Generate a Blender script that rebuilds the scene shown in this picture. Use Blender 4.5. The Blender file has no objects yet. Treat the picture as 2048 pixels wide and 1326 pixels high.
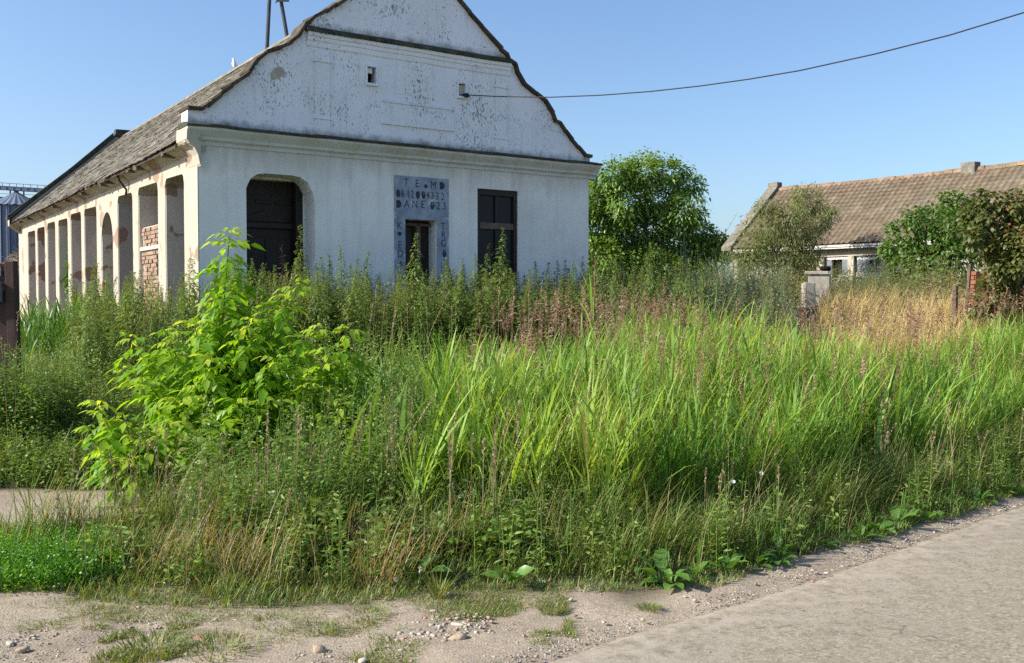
import bpy, bmesh, math, random
import numpy as np
from mathutils import Vector, Matrix, Euler, noise
from mathutils.geometry import tessellate_polygon

R = math.radians
rng = np.random.default_rng(7)
random.seed(7)
scene = bpy.context.scene
COL = scene.collection

# ------------------------------------------------------------------ camera, sky, sun, exposure
F = 1960.0                      # focal length in photo pixels (photo is 2048 x 1326)
EYE = 1.6
PITCH = math.atan(63.0 / F)
cam_data = bpy.data.cameras.new('camera')
cam_data.sensor_width = 36.0
cam_data.lens = 36.0 * F / 2048.0
cam_data.clip_start = 0.1
cam_data.clip_end = 3000.0
cam = bpy.data.objects.new('camera', cam_data)
COL.objects.link(cam)
cam.location = (0, 0, EYE)
cam.rotation_euler = (R(90) - PITCH, 0, 0)
scene.camera = cam

SUN_AZ = R(-103.0)               # from +Y towards +X
SUN_EL = R(33.0)
world = bpy.data.worlds.new('World')
scene.world = world
world.use_nodes = True
wn = world.node_tree
wn.nodes.clear()
sky = wn.nodes.new('ShaderNodeTexSky')
sky.sky_type = 'NISHITA'
sky.sun_disc = False
sky.sun_elevation = SUN_EL
sky.sun_rotation = SUN_AZ
sky.altitude = 0.0
sky.air_density = 1.0
sky.dust_density = 1.6
sky.ozone_density = 4.6
bg = wn.nodes.new('ShaderNodeBackground')
bg.inputs['Strength'].default_value = 0.127
wo = wn.nodes.new('ShaderNodeOutputWorld')
wn.links.new(sky.outputs[0], bg.inputs[0])
wn.links.new(bg.outputs[0], wo.inputs[0])

sun_data = bpy.data.lights.new('sun', 'SUN')
sun_data.energy = 5.0
sun_data.angle = R(0.5)
sun_data.color = (1.0, 0.93, 0.82)
sun = bpy.data.objects.new('sun', sun_data)
COL.objects.link(sun)
SUN_DIR = Vector((math.sin(SUN_AZ) * math.cos(SUN_EL), math.cos(SUN_AZ) * math.cos(SUN_EL), math.sin(SUN_EL)))
sun.rotation_euler = SUN_DIR.to_track_quat('Z', 'Y').to_euler()
sun.location = SUN_DIR * 50

vs = scene.view_settings
vs.view_transform = 'Standard'
vs.look = 'None'
vs.exposure = 0.7
vs.gamma = 1.0
vs.use_curve_mapping = False
scene.render.engine = 'CYCLES'
scene.cycles.use_denoising = False
scene.cycles.sample_clamp_indirect = 2.5
scene.cycles.max_bounces = 8
scene.cycles.diffuse_bounces = 2
scene.cycles.glossy_bounces = 2
scene.cycles.transmission_bounces = 4
scene.cycles.transparent_max_bounces = 6
scene.cycles.caustics_reflective = False
scene.cycles.caustics_refractive = False

# ------------------------------------------------------------------ small helpers
def ray(px, py):
    d = Vector(((px - 1024) / F, 1.0, -(py - 663) / F))
    c, s = math.cos(PITCH), math.sin(PITCH)
    return Vector((d.x, d.y * c + d.z * s, -d.y * s + d.z * c))

def at_y(px, py, y):
    r = ray(px, py)
    t = y / r.y
    return Vector((r.x * t, y, EYE + r.z * t))

def on_ground(px, py, z=0.0):
    r = ray(px, py)
    t = (z - EYE) / r.z
    return Vector((r.x * t, r.y * t, z))

def on_plane(px, py, p, n):
    r = ray(px, py)
    o = Vector((0, 0, EYE))
    t = (p - o).dot(n) / r.dot(n)
    return o + r * t

def sm(a, b, x):
    t = np.clip((np.asarray(x, float) - a) / (b - a), 0, 1)
    return t * t * (3 - 2 * t)

def gh(x, y):
    """height of the terrain"""
    x = np.asarray(x, float); y = np.asarray(y, float)
    a = sm(8, 14, y) * 0.35
    b = sm(10.5, 23, y) * sm(-0.5, 5.0, x - (y - 12) * 0.12) * 1.15
    b = b * (1 - sm(60, 120, y))
    return a * (1 - sm(70, 130, y)) + b

def tag(o, label=None, cat=None, group=None, kind=None):
    if label: o['label'] = label
    if cat: o['category'] = cat
    if group: o['group'] = group
    if kind: o['kind'] = kind
    return o

def empty(name, loc=(0, 0, 0), rz=0.0, parent=None):
    o = bpy.data.objects.new(name, None)
    o.empty_display_size = 0.2
    COL.objects.link(o)
    o.location = loc
    o.rotation_euler = (0, 0, rz)
    if parent: o.parent = parent
    return o

def link(name, me, parent=None):
    o = bpy.data.objects.new(name, me)
    COL.objects.link(o)
    if parent: o.parent = parent
    return o

def np_mesh(name, V, faces, mat, tint=None, smooth=True):
    """faces: list of int arrays (m, k)"""
    me = bpy.data.meshes.new(name)
    V = np.ascontiguousarray(V, dtype=np.float32).reshape(-1, 3)
    me.vertices.add(len(V))
    me.vertices.foreach_set('co', V.ravel())
    loops = np.concatenate([f.ravel() for f in faces]).astype(np.int32)
    sizes = np.concatenate([np.full(len(f), f.shape[1], np.int32) for f in faces])
    starts = np.concatenate([[0], np.cumsum(sizes)[:-1]]).astype(np.int32)
    me.loops.add(len(loops))
    me.loops.foreach_set('vertex_index', loops)
    me.polygons.add(len(sizes))
    me.polygons.foreach_set('loop_start', starts)
    try:
        me.polygons.foreach_set('loop_total', sizes)
    except Exception:
        pass
    me.polygons.foreach_set('use_smooth', np.full(len(sizes), smooth))
    if tint is not None:
        a = me.attributes.new('tint', 'FLOAT', 'POINT')
        a.data.foreach_set('value', np.ascontiguousarray(tint, dtype=np.float32).ravel())
    me.update(calc_edges=True)
    if mat is not None: me.materials.append(mat)
    return me

class Acc:
    """collects vectorised pieces into one mesh"""
    def __init__(self):
        self.V, self.F, self.T, self.n = [], {}, [], 0
    def add(self, V, faces, tint):
        # V (N, k, 3); faces list of tuples of local indices; tint (N,) or (N,k)
        N, k = V.shape[:2]
        off = self.n + np.arange(N)[:, None] * k
        for f in faces:
            f = np.asarray(f)
            self.F.setdefault(len(f), []).append(off + f[None, :])
        self.V.append(V.reshape(-1, 3))
        t = np.asarray(tint, float)
        if t.ndim == 0: t = np.full(N, float(t))
        if t.ndim == 1: t = np.repeat(t[:, None], k, 1)
        self.T.append(t.ravel())
        self.n += N * k
    def tris(self):
        return sum((k - 2) * sum(len(a) for a in v) for k, v in self.F.items())
    def mesh(self, name, mat, smooth=True):
        return np_mesh(name, np.concatenate(self.V), [np.concatenate(v) for v in self.F.values()], mat,
                       np.concatenate(self.T), smooth)

def U(a, b, n): return rng.uniform(a, b, n)

def add_blades(acc, base, az, th0, th1, L, W, tint, seg=4, power=1.4, twist=0.0, fold=0.0):
    """arching strap leaves; base (N,3), angles from vertical"""
    N = len(base)
    ts = np.linspace(0, 1, seg + 1)
    ca, sa = np.cos(az), np.sin(az)
    P = np.zeros((N, seg + 1, 3)); P[:, 0] = base
    tw = np.broadcast_to(np.asarray(twist, float), (N,))
    for i in range(seg):
        tm = (ts[i] + ts[i + 1]) / 2
        th = th0 + (th1 - th0) * tm ** power
        st = L / seg
        P[:, i + 1, 0] = P[:, i, 0] + np.sin(th) * ca * st
        P[:, i + 1, 1] = P[:, i, 1] + np.sin(th) * sa * st
        P[:, i + 1, 2] = P[:, i, 2] + np.cos(th) * st
    V = np.zeros((N, 2 * seg + 1, 3))
    prof = np.interp(ts, [0, .15, .45, 1], [.45, .9, 1, .0])
    for i in range(seg):
        a = az + math.pi / 2 + tw * ts[i]
        wv = np.stack([np.cos(a), np.sin(a), np.zeros(N)], 1)
        th = th0 + (th1 - th0) * ts[i] ** power
        if fold:
            wv = wv + np.stack([-np.cos(th) * ca, -np.cos(th) * sa, np.sin(th)], 1) * fold * ((i % 2) * 2 - 1) * .0
        h = (W * prof[i] / 2)[:, None]
        V[:, 2 * i] = P[:, i] - wv * h
        V[:, 2 * i + 1] = P[:, i] + wv * h
    V[:, 2 * seg] = P[:, seg]
    faces = [(2 * i, 2 * i + 1, 2 * i + 3, 2 * i + 2) for i in range(seg - 1)] + [(2 * seg - 2, 2 * seg - 1, 2 * seg)]
    tt = np.asarray(tint)
    acc.add(V, faces, tt)
    return P

def unit(a): return a / np.maximum(np.linalg.norm(a, axis=-1, keepdims=True), 1e-9)

def add_leaves(acc, P, D, L, W, tint, droop=0.5, shape=(0, 1.0, .8), cup=0.15):
    """lanceolate leaves of 4 triangles; P (N,3) base, D (N,3) unit direction"""
    N = len(P)
    up = np.array([0, 0, 1.0])
    S = unit(np.cross(D, up) + 1e-6)
    Nn = np.cross(S, D)
    roll = rng.normal(0, .5, N)
    S2 = S * np.cos(roll)[:, None] + Nn * np.sin(roll)[:, None]
    N2 = np.cross(S2, D)
    L = np.broadcast_to(np.asarray(L, float), (N,))[:, None]
    W = np.broadcast_to(np.asarray(W, float), (N,))[:, None]
    dr = np.broadcast_to(np.asarray(droop, float), (N,))[:, None]
    dn = np.array([0, 0, -1.0])[None]
    c1 = P + D * L * .33 + dn * L * dr * .08
    c2 = P + D * L * .68 + dn * L * dr * .34
    tip = P + D * L * (1 - dr * .12) + dn * L * dr * .75
    V = np.stack([P, c1 - S2 * W * .5 * shape[1] + N2 * W * cup, c1 + S2 * W * .5 * shape[1] + N2 * W * cup,
                  c2 - S2 * W * .5 * shape[2] + N2 * W * cup, c2 + S2 * W * .5 * shape[2] + N2 * W * cup, tip], 1)
    acc.add(V, [(0, 1, 2), (1, 3, 4, 2), (3, 5, 4)], tint)

def add_tubes(acc, P, rad, tint, sides=3):
    """P (N,K,3) polylines, rad (N,K)"""
    N, K = P.shape[:2]
    T = np.gradient(P, axis=1)
    T = unit(T)
    ref = np.array([0.31, 0.95, 0.05])
    A = unit(np.cross(T, ref)); B = np.cross(T, A)
    V = np.zeros((N, K * sides, 3))
    for j in range(sides):
        a = 2 * math.pi * j / sides
        V[:, j::sides] = P + (A * math.cos(a) + B * math.sin(a)) * rad[..., None]
    faces = []
    for i in range(K - 1):
        for j in range(sides):
            k = (j + 1) % sides
            faces.append((i * sides + j, i * sides + k, (i + 1) * sides + k, (i + 1) * sides + j))
    acc.add(V, faces, tint)

def boxes_np(C, X, Y, Z, jitter=0.0):
    """oriented boxes: centre C (N,3) and half axes X, Y, Z (N,3) -> V (N,8,3)"""
    V = np.stack([C + sx * X + sy * Y + sz * Z for sz in (-1, 1) for sy in (-1, 1) for sx in (-1, 1)], 1)
    if jitter: V = V + rng.normal(0, jitter, V.shape)
    return V
BOXF = [(0, 2, 3, 1), (4, 5, 7, 6), (0, 1, 5, 4), (2, 6, 7, 3), (0, 4, 6, 2), (1, 3, 7, 5)]

class MB:
    """bmesh builder for built things"""
    def __init__(self): self.bm = bmesh.new()
    def box(self, x0, x1, y0, y1, z0, z1, jit=0.0):
        vs_ = [self.bm.verts.new((x + random.uniform(-jit, jit), y + random.uniform(-jit, jit), z + random.uniform(-jit, jit)))
               for z in (z0, z1) for y in (y0, y1) for x in (x0, x1)]
        for f in BOXF: self.bm.faces.new([vs_[i] for i in f])
        return self
    def prism(self, pts, axis, a, b):
        """pts 2d polygon, extruded along axis ('x','y','z') from a to b"""
        def mk(p, t):
            return {'x': (t, p[0], p[1]), 'y': (p[0], t, p[1]), 'z': (p[0], p[1], t)}[axis]
        A = [self.bm.verts.new(mk(p, a)) for p in pts]
        B = [self.bm.verts.new(mk(p, b)) for p in pts]
        n = len(pts)
        self.bm.faces.new(A); self.bm.faces.new(list(reversed(B)))
        for i in range(n):
            self.bm.faces.new([A[i], B[i], B[(i + 1) % n], A[(i + 1) % n]])
        return self
    def quad(self, *p):
        self.bm.faces.new([self.bm.verts.new(q) for q in p]); return self
    def tube(self, pts, r, sides=8, cap=True):
        pts = [Vector(p) for p in pts]
        rr = r if isinstance(r, (list, tuple)) else [r] * len(pts)
        rings = []
        for i, p in enumerate(pts):
            t = (pts[min(i + 1, len(pts) - 1)] - pts[max(i - 1, 0)]).normalized()
            a = t.cross(Vector((0.1, 0.3, 1)) if abs(t.z) < .9 else Vector((1, .2, 0))).normalized()
            b = t.cross(a)
            rings.append([self.bm.verts.new(p + (a * math.cos(2 * math.pi * k / sides) + b * math.sin(2 * math.pi * k / sides)) * rr[i]) for k in range(sides)])
        for i in range(len(rings) - 1):
            for k in range(sides):
                self.bm.faces.new([rings[i][k], rings[i][(k + 1) % sides], rings[i + 1][(k + 1) % sides], rings[i + 1][k]])
        if cap:
            self.bm.faces.new(rings[0]); self.bm.faces.new(list(reversed(rings[-1])))
        return self
    def lathe(self, prof, sides=24, cx=0, cy=0):
        rings = []
        for r_, z in prof:
            rings.append([self.bm.verts.new((cx + r_ * math.cos(2 * math.pi * k / sides), cy + r_ * math.sin(2 * math.pi * k / sides), z)) for k in range(sides)])
        for i in range(len(rings) - 1):
            for k in range(sides):
                self.bm.faces.new([rings[i][k], rings[i][(k + 1) % sides], rings[i + 1][(k + 1) % sides], rings[i + 1][k]])
        return self
    def wall(self, outer, holes, to3, thick_vec):
        """polygon with holes in 2d; to3 maps (a,b) to 3d; back face offset by thick_vec"""
        loops = [outer] + holes
        l3 = [[Vector((p[0], p[1], 0)) for p in lp] for lp in loops]
        tris = tessellate_polygon(l3)
        flat = [p for lp in loops for p in lp]
        tv = Vector(thick_vec)
        A = [self.bm.verts.new(to3(*p)) for p in flat]
        B = [self.bm.verts.new(Vector(to3(*p)) + tv) for p in flat]
        for t in tris:
            if len(set(t)) == 3:
                try:
                    self.bm.faces.new([A[i] for i in t]); self.bm.faces.new([B[i] for i in reversed(t)])
                except ValueError: pass
        k = 0
        for lp in loops:
            n = len(lp)
            for i in range(n):
                a, b = k + i, k + (i + 1) % n
                self.bm.faces.new([A[a], A[b], B[b], B[a]])
            k += n
        return self
    def build(self, name, mat, parent=None, bevel=0.0, smooth=False, loc=None):
        bmesh.ops.recalc_face_normals(self.bm, faces=self.bm.faces)
        me = bpy.data.meshes.new(name)
        self.bm.to_mesh(me); self.bm.free()
        if mat: me.materials.append(mat)
        if smooth:
            for p in me.polygons: p.use_smooth = True
        o = link(name, me, parent)
        if loc: o.location = loc
        if bevel:
            m = o.modifiers.new('bevel', 'BEVEL'); m.width = bevel; m.segments = 2; m.limit_method = 'ANGLE'
        return o

# ------------------------------------------------------------------ materials
class N:
    """tiny node-tree writer"""
    def __init__(self, name):
        self.m = bpy.data.materials.new(name); self.m.use_nodes = True
        self.t = self.m.node_tree; self.t.nodes.clear()
        self.out = self.t.nodes.new('ShaderNodeOutputMaterial')
    def n(self, kind, **kw):
        x = self.t.nodes.new(kind)
        for k, v in kw.items(): setattr(x, k, v)
        return x
    def l(self, a, b): self.t.links.new(a, b)
    def coords(self, scale=(1, 1, 1), kind='Object'):
        tc = self.n('ShaderNodeTexCoord'); mp = self.n('ShaderNodeMapping')
        mp.inputs['Scale'].default_value = scale
        self.l(tc.outputs[kind], mp.inputs['Vector']); return mp.outputs[0]
    def noise(self, vec, scale, detail=4, rough=.55, lac=2.0):
        x = self.n('ShaderNodeTexNoise'); x.inputs['Scale'].default_value = scale
        x.inputs['Detail'].default_value = detail; x.inputs['Roughness'].default_value = rough
        if vec is not None: self.l(vec, x.inputs['Vector'])
        return x.outputs['Fac']
    def voronoi(self, vec, scale, feature='F1', out='Distance'):
        x = self.n('ShaderNodeTexVoronoi', feature=feature); x.inputs['Scale'].default_value = scale
        if vec is not None: self.l(vec, x.inputs['Vector'])
        return x.outputs[out]
    def ramp(self, fac, *stops):
        x = self.n('ShaderNodeValToRGB')
        e = x.color_ramp.elements
        while len(e) < len(stops): e.new(.5)
        for el, (p, c) in zip(e, stops):
            el.position = p; el.color = (c, c, c, 1) if isinstance(c, (int, float)) else (*c, 1)
        self.l(fac, x.inputs['Fac']); return x.outputs['Color']
    def mix(self, fac, a, b, mode='MIX'):
        x = self.n('ShaderNodeMix', data_type='RGBA', blend_type=mode)
        for s, v in ((x.inputs[0], fac), (x.inputs[6], a), (x.inputs[7], b)):
            if isinstance(v, (int, float)): s.default_value = v
            elif isinstance(v, tuple): s.default_value = (*v, 1)
            else: self.l(v, s)
        return x.outputs[2]
    def math(self, op, a, b=None, c=None, clamp=False):
        x = self.n('ShaderNodeMath', operation=op, use_clamp=clamp)
        for i, v in enumerate((a, b, c)):
            if v is None: continue
            if isinstance(v, (int, float)): x.inputs[i].default_value = v
            else: self.l(v, x.inputs[i])
        return x.outputs[0]
    def sep(self, vec):
        x = self.n('ShaderNodeSeparateXYZ'); self.l(vec, x.inputs[0]); return x.outputs
    def attr(self, name):
        x = self.n('ShaderNodeAttribute'); x.attribute_name = name; return x.outputs['Fac']
    def rnd(self):
        return self.n('ShaderNodeObjectInfo').outputs['Random']
    def bump(self, h, strength=.3, dist=.01):
        x = self.n('ShaderNodeBump'); x.inputs['Strength'].default_value = strength
        x.inputs['Distance'].default_value = dist; self.l(h, x.inputs['Height']); return x.outputs[0]
    def pbr(self, col, rough=.85, spec=.3, normal=None, metal=0.0):
        x = self.n('ShaderNodeBsdfPrincipled')
        if isinstance(col, tuple): x.inputs['Base Color'].default_value = (*col, 1)
        else: self.l(col, x.inputs['Base Color'])
        if isinstance(rough, (int, float)): x.inputs['Roughness'].default_value = rough
        else: self.l(rough, x.inputs['Roughness'])
        x.inputs['Specular IOR Level'].default_value = spec
        x.inputs['Metallic'].default_value = metal
        if normal is not None: self.l(normal, x.inputs['Normal'])
        return x.outputs[0]
    def done(self, shader):
        self.l(shader, self.out.inputs[0]); return self.m

def foliage(name, c0, c1, trans=.45, rough=.45, spec=.35, tc=None, obj=.0, c2=None, p2=.93):
    """leaf material: colour from the per-leaf tint, some light through the blade; c2 = odd withered leaves"""
    m = N(name)
    t = m.attr('tint')
    if obj:
        t = m.math('ADD', m.math('MULTIPLY', t, 1 - obj), m.math('MULTIPLY', m.rnd(), obj))
    stops = [(0.0, c0), (p2 - .06 if c2 else 1.0, c1)]
    if c2: stops.append((p2, c2))
    col = m.ramp(t, *stops)
    s1 = m.pbr(col, rough, spec)
    tr = m.n('ShaderNodeBsdfTranslucent')
    warm = m.mix(1.0, col, tc or (1.75, 1.5, .55), 'MULTIPLY')
    m.l(warm, tr.inputs['Color'])
    mx = m.n('ShaderNodeMixShader'); mx.inputs[0].default_value = trans
    m.l(s1, mx.inputs[1]); m.l(tr.outputs[0], mx.inputs[2])
    return m.done(mx.outputs[0])

def simple(name, col, rough=.8, spec=.3, var=.25, scale=6.0, bump=.2, metal=0.0, obj=.0, patchy=None):
    m = N(name)
    v = m.coords()
    geo = m.n('ShaderNodeNewGeometry').outputs['Position'] if patchy else None
    f = m.noise(v, scale, 5)
    dark = tuple(c * (1 - var) for c in col); lite = tuple(min(1, c * (1 + var)) for c in col)
    c = m.ramp(f, (.3, dark), (.7, lite))
    if obj:
        c = m.mix(m.math('MULTIPLY', m.rnd(), obj), c, tuple(x * .35 for x in col))
    if patchy:
        c = m.mix(m.ramp(m.noise(geo, .55, 6, .65), (.42, 0.0), (.62, .65)), c, patchy[0])
        c = m.mix(m.ramp(m.noise(geo, 2.6, 5, .7), (.50, 0.0), (.66, .7)), c, patchy[1])
        cell = m.sep(m.voronoi(geo, 3.4, out='Color'))[0]
        c = m.mix(m.math('MULTIPLY', cell, .45), c, tuple(x * .45 for x in col))
    return m.done(m.pbr(c, rough, spec, m.bump(m.noise(v, scale * 6, 4), bump, .01), metal))

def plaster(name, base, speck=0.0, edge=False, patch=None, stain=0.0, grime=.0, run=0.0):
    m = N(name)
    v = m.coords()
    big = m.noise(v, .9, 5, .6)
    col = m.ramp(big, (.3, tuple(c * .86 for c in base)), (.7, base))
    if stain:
        vs_ = m.coords((1.6, 1.6, .35))
        s = m.noise(vs_, 2.2, 6, .65)
        col = m.mix(m.ramp(s, (.5, 0.0), (.72, stain)), col, (.42, .35, .22))
    if speck:
        vs_ = m.coords((1.0, 1.0, .45))
        region = m.noise(v, 1.1, 3, .6)
        f = m.noise(vs_, 38, 4, .6)
        thr = m.math('ADD', f, m.math('MULTIPLY', m.math('SUBTRACT', region, .5), .55))
        sp = m.ramp(thr, (.60, 0.0), (.68, speck))
        col = m.mix(sp, col, (.075, .075, .07))
        f2 = m.noise(m.coords((1.3, 1.3, .16)), 7, 5, .6)
        col = m.mix(m.ramp(f2, (.55, 0.0), (.75, .35)), col, (.30, .31, .30))
        f3 = m.noise(m.coords((1, 1, .6)), 3.1, 5, .7)
        col = m.mix(m.ramp(f3, (.63, 0.0), (.70, .22)), col, (.45, .30, .22))
    if edge:
        z = m.sep(v)[2]
        wob = m.math('MULTIPLY', m.noise(v, 5, 5, .7), .34)
        for lvl in (4.24, 5.98):
            h = m.math('SUBTRACT', z, lvl)
            d = m.math('SUBTRACT', wob, h)
            inside = m.math('GREATER_THAN', h, 0.0)
            k = m.math('MULTIPLY', m.ramp(d, (.0, 0.0), (.17, .88)), inside)
            col = m.mix(k, col, (.07, .08, .05))
    if patch:
        f = m.noise(v, 1.5, 3, .5)
        col = m.mix(m.ramp(f, (patch[1], 0.0), (patch[1] + .02, 1.0)), col, patch[0])
        f = m.noise(m.coords((1, 1, .5)), 1.1, 5, .6)
        col = m.mix(m.ramp(f, (.52, 0.0), (.7, .5)), col, (.33, .30, .27))
    if run:
        r1 = m.noise(m.coords((3.2, 3.2, .22)), 2.4, 5, .6)
        col = m.mix(m.ramp(r1, (.48, 0.0), (.72, run)), col, (.44, .43, .38))
        r2 = m.noise(v, .55, 6, .7)
        col = m.mix(m.ramp(r2, (.5, 0.0), (.62, run)), col, (.56, .55, .50))
        z = m.sep(v)[2]
        g = m.math('SUBTRACT', m.math('MULTIPLY', m.noise(m.coords((1, 1, .3)), 3.3, 5, .65), .9), m.math('SUBTRACT', 3.98, z))
        col = m.mix(m.ramp(g, (.0, 0.0), (.5, .7)), col, (.40, .38, .30))
    if grime:
        z = m.sep(v)[2]
        g = m.math('ADD', z, m.math('MULTIPLY', m.noise(v, 2.0, 5), 1.2))
        col = m.mix(m.ramp(m.math('MULTIPLY', g, .25), (.28, grime), (.62, 0.0)), col, (.35, .31, .25))
    b = m.bump(m.math('ADD', m.noise(v, 14, 6, .6), m.math('MULTIPLY', m.noise(v, 2.5, 3), 1.5)), .35, .012)
    return m.done(m.pbr(col, .9, .2, b))

M = {}
M['plaster'] = plaster('lime_plaster', (.88, .865, .82), stain=.10, grime=.30, run=.30)
M['gable'] = plaster('gable_plaster', (.82, .85, .89), speck=.75, edge=True)
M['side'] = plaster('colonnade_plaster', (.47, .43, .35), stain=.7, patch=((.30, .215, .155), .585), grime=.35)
M['infill'] = plaster('grey_render', (.45, .42, .40), patch=((.30, .20, .16), .60), stain=.3)
M['jamb'] = plaster('jamb_plaster', (.74, .67, .58), patch=((.36, .25, .17), .575), stain=.4)
M['cornice'] = plaster('cornice_plaster', (.60, .615, .59), stain=.6)
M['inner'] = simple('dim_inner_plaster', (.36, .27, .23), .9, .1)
M['patch'] = simple('bare_render', (.40, .37, .30), .95, .1, .15, 9)
M['moss_and_shade'] = simple('mossy_slab_and_shade', (.060, .062, .045), .95, .15, .5, 7, .6)
M['coping'] = simple('mossy_tile', (.085, .070, .050), .92, .15, .55, 11, .6, obj=.5)
M['rust_tile'] = simple('weathered_tile', (.24, .215, .175), .9, .2, .35, 7, .5, obj=.35, patchy=((.20, .20, .15), (.33, .32, .27)))
M['roof_under'] = simple('roof_boarding', (.08, .065, .05), .95, .1)
M['tile2'] = simple('pale_clay_tile', (.185, .14, .095), .9, .2, .35, 6, .4, obj=.3, patchy=((.185, .16, .115), (.28, .225, .15)))
M['ridge'] = simple('ridge_clay', (.27, .19, .125), .9, .2, .3, 6, .4, obj=.4)
M['brick'] = simple('red_brick', (.38, .235, .165), .92, .15, .35, 14, .6, obj=.5, patchy=((.42, .31, .23), (.40, .33, .26)))
M['brick2'] = simple('orange_brick', (.50, .22, .13), .92, .15, .3, 14, .6, obj=.4)
M['mortar'] = simple('lime_mortar', (.50, .44, .36), .95, .1, .2, 20)
M['brown_wood'] = simple('dark_brown_paint', (.022, .015, .012), .6, .35, .3, 9, .2)
M['old_wood'] = simple('weathered_timber', (.13, .10, .08), .85, .2, .4, 15, .5)
M['pale_wood'] = simple('pale_lath', (.55, .50, .42), .8, .2)
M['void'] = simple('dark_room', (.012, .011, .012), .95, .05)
M['concrete'] = simple('concrete', (.36, .33, .28), .92, .2, .25, 5, .4)
M['sign'] = None
m = N('sign_paint'); v = m.coords()
f = m.noise(v, 4.5, 5, .6)
c = m.ramp(f, (.35, (.19, .225, .285)), (.6, (.33, .375, .45)))
f = m.noise(v, 3.2, 4, .55)
c = m.mix(m.ramp(f, (.57, 0.0), (.66, .75)), c, (.72, .74, .78))
M['sign'] = m.done(m.pbr(c, .75, .3))
M['letter'] = simple('black_lettering', (.035, .04, .055), .7, .3, .5, 25, 0)
M['glass'] = N('dusty_glass')
M['glass'] = M['glass'].done(M['glass'].pbr((.012, .013, .014), .35, .2))
M['glass2'] = N('grey_glass')
M['glass2'] = M['glass2'].done(M['glass2'].pbr((.20, .22, .24), .25, .5))
M['whitewood'] = simple('flaking_white_paint', (.62, .60, .55), .7, .3, .25, 12)
M['cable'] = simple('black_cable', (.02, .02, .022), .6, .3)
M['pole'] = simple('tarred_pole', (.07, .075, .085), .8, .2, .3, 3)
M['gate'] = simple('rusty_brown_gate', (.045, .022, .017), .65, .35, .35, 5, .2)
M['steel'] = simple('galvanised_steel', (.13, .165, .225), .55, .4, .15, .6, 0)
M['steel_d'] = simple('painted_gantry', (.12, .15, .22), .6, .3, .1, .6, 0)
M['blue'] = simple('enamel_blue', (.02, .04, .14), .3, .5, .1)
M['white'] = simple('white_enamel', (.7, .7, .68), .4, .4, .1)
M['greybox'] = simple('grey_tin', (.16, .18, .19), .5, .4, .2)
M['stone'] = simple('field_stone', (.40, .31, .22), .9, .2, .3, 12, .5, obj=.3)
M['slabstone'] = simple('pale_slab', (.45, .40, .32), .9, .2, .2, 14, .4)
M['redstone'] = simple('brick_shard', (.44, .22, .14), .9, .2, .25, 20, .5)
M['bark'] = simple('bark', (.12, .095, .07), .95, .1, .4, 14, .8)
M['greenstem'] = simple('green_stem', (.10, .15, .05), .6, .3, .3, 8, .1)
M['brownstem'] = simple('reddish_stem', (.10, .07, .04), .7, .3, .3, 8, .1)
M['bird'] = simple('white_feathers', (.78, .77, .74), .8, .2, .08, 20, .1)
M['petal'] = foliage('white_petal', (.75, .74, .76), (.8, .78, .8), .4, .6, .2, tc=(1, 1, 1))
M['paper'] = simple('crumpled_paper', (.72, .72, .74), .6, .3, .1, 20, .2)

G = {}
G['tall'] = foliage('tall_grass_leaf', (.065, .18, .022), (.36, .52, .10), .42, .5, .25, c2=(.34, .27, .12), p2=.955)
G['verge'] = foliage('verge_grass_leaf', (.07, .15, .022), (.20, .255, .06), .32, .5, .3, c2=(.36, .29, .15), p2=.86)
G['dry'] = foliage('dry_grass_leaf', (.46, .35, .14), (.62, .51, .23), .35, .6, .2, tc=(1.1, 1, .8))
G['straw'] = foliage('dry_stalks', (.25, .19, .11), (.42, .34, .21), .25, .7, .2, tc=(1.1, 1, .8))
G['plume'] = foliage('grass_plume', (.24, .13, .09), (.44, .33, .22), .3, .7, .2, tc=(1.3, 1, .8))
G['reed'] = foliage('reed_leaf', (.05, .14, .025), (.19, .33, .08), .4, .4, .28)
G['weed'] = foliage('tall_weed_leaf', (.062, .13, .024), (.21, .29, .065), .35, .45, .4, obj=.35, c2=(.38, .33, .06), p2=.965)
G['under'] = foliage('undergrowth_leaf', (.065, .16, .024), (.24, .34, .075), .30, .45, .3, c2=(.20, .15, .07), p2=.955)
G['silver'] = foliage('wormwood_leaf', (.22, .27, .15), (.36, .40, .25), .3, .6, .25, tc=(1.2, 1.2, .8))
G['cover'] = foliage('ground_cover_leaf', (.07, .22, .016), (.17, .38, .032), .35, .4, .4)
G['elder'] = foliage('sapling_leaf', (.125, .29, .018), (.27, .45, .03), .52, .4, .4, obj=1.0, tc=(1.8, 1.5, .5))
G['elder_y'] = foliage('young_sapling_leaf', (.28, .45, .035), (.42, .54, .07), .5, .45, .35, obj=1.0, tc=(1.6, 1.4, .6))
G['dock'] = foliage('dock_leaf', (.07, .18, .03), (.17, .31, .06), .35, .38, .45, obj=.8)
G['tree'] = foliage('walnut_leaf', (.10, .21, .04), (.26, .38, .075), .35, .42, .4)
G['olive'] = foliage('willow_leaf', (.115, .155, .055), (.24, .27, .115), .35, .5, .3, c2=(.25, .19, .13), p2=.9)
G['bush'] = foliage('dark_bush_leaf', (.055, .13, .025), (.15, .24, .05), .35, .45, .35)
G['maple'] = foliage('reddish_bush_leaf', (.055, .085, .022), (.15, .17, .045), .35, .45, .35, c2=(.32, .15, .07), p2=.86)
G['meadow'] = foliage('meadow_weed_leaf', (.075, .125, .040), (.21, .225, .09), .35, .5, .3, c2=(.38, .29, .14), p2=.88)
G['deadweed'] = foliage('dead_weed_leaf', (.16, .085, .05), (.27, .17, .10), .25, .8, .1, tc=(1, 1, .8))

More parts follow.
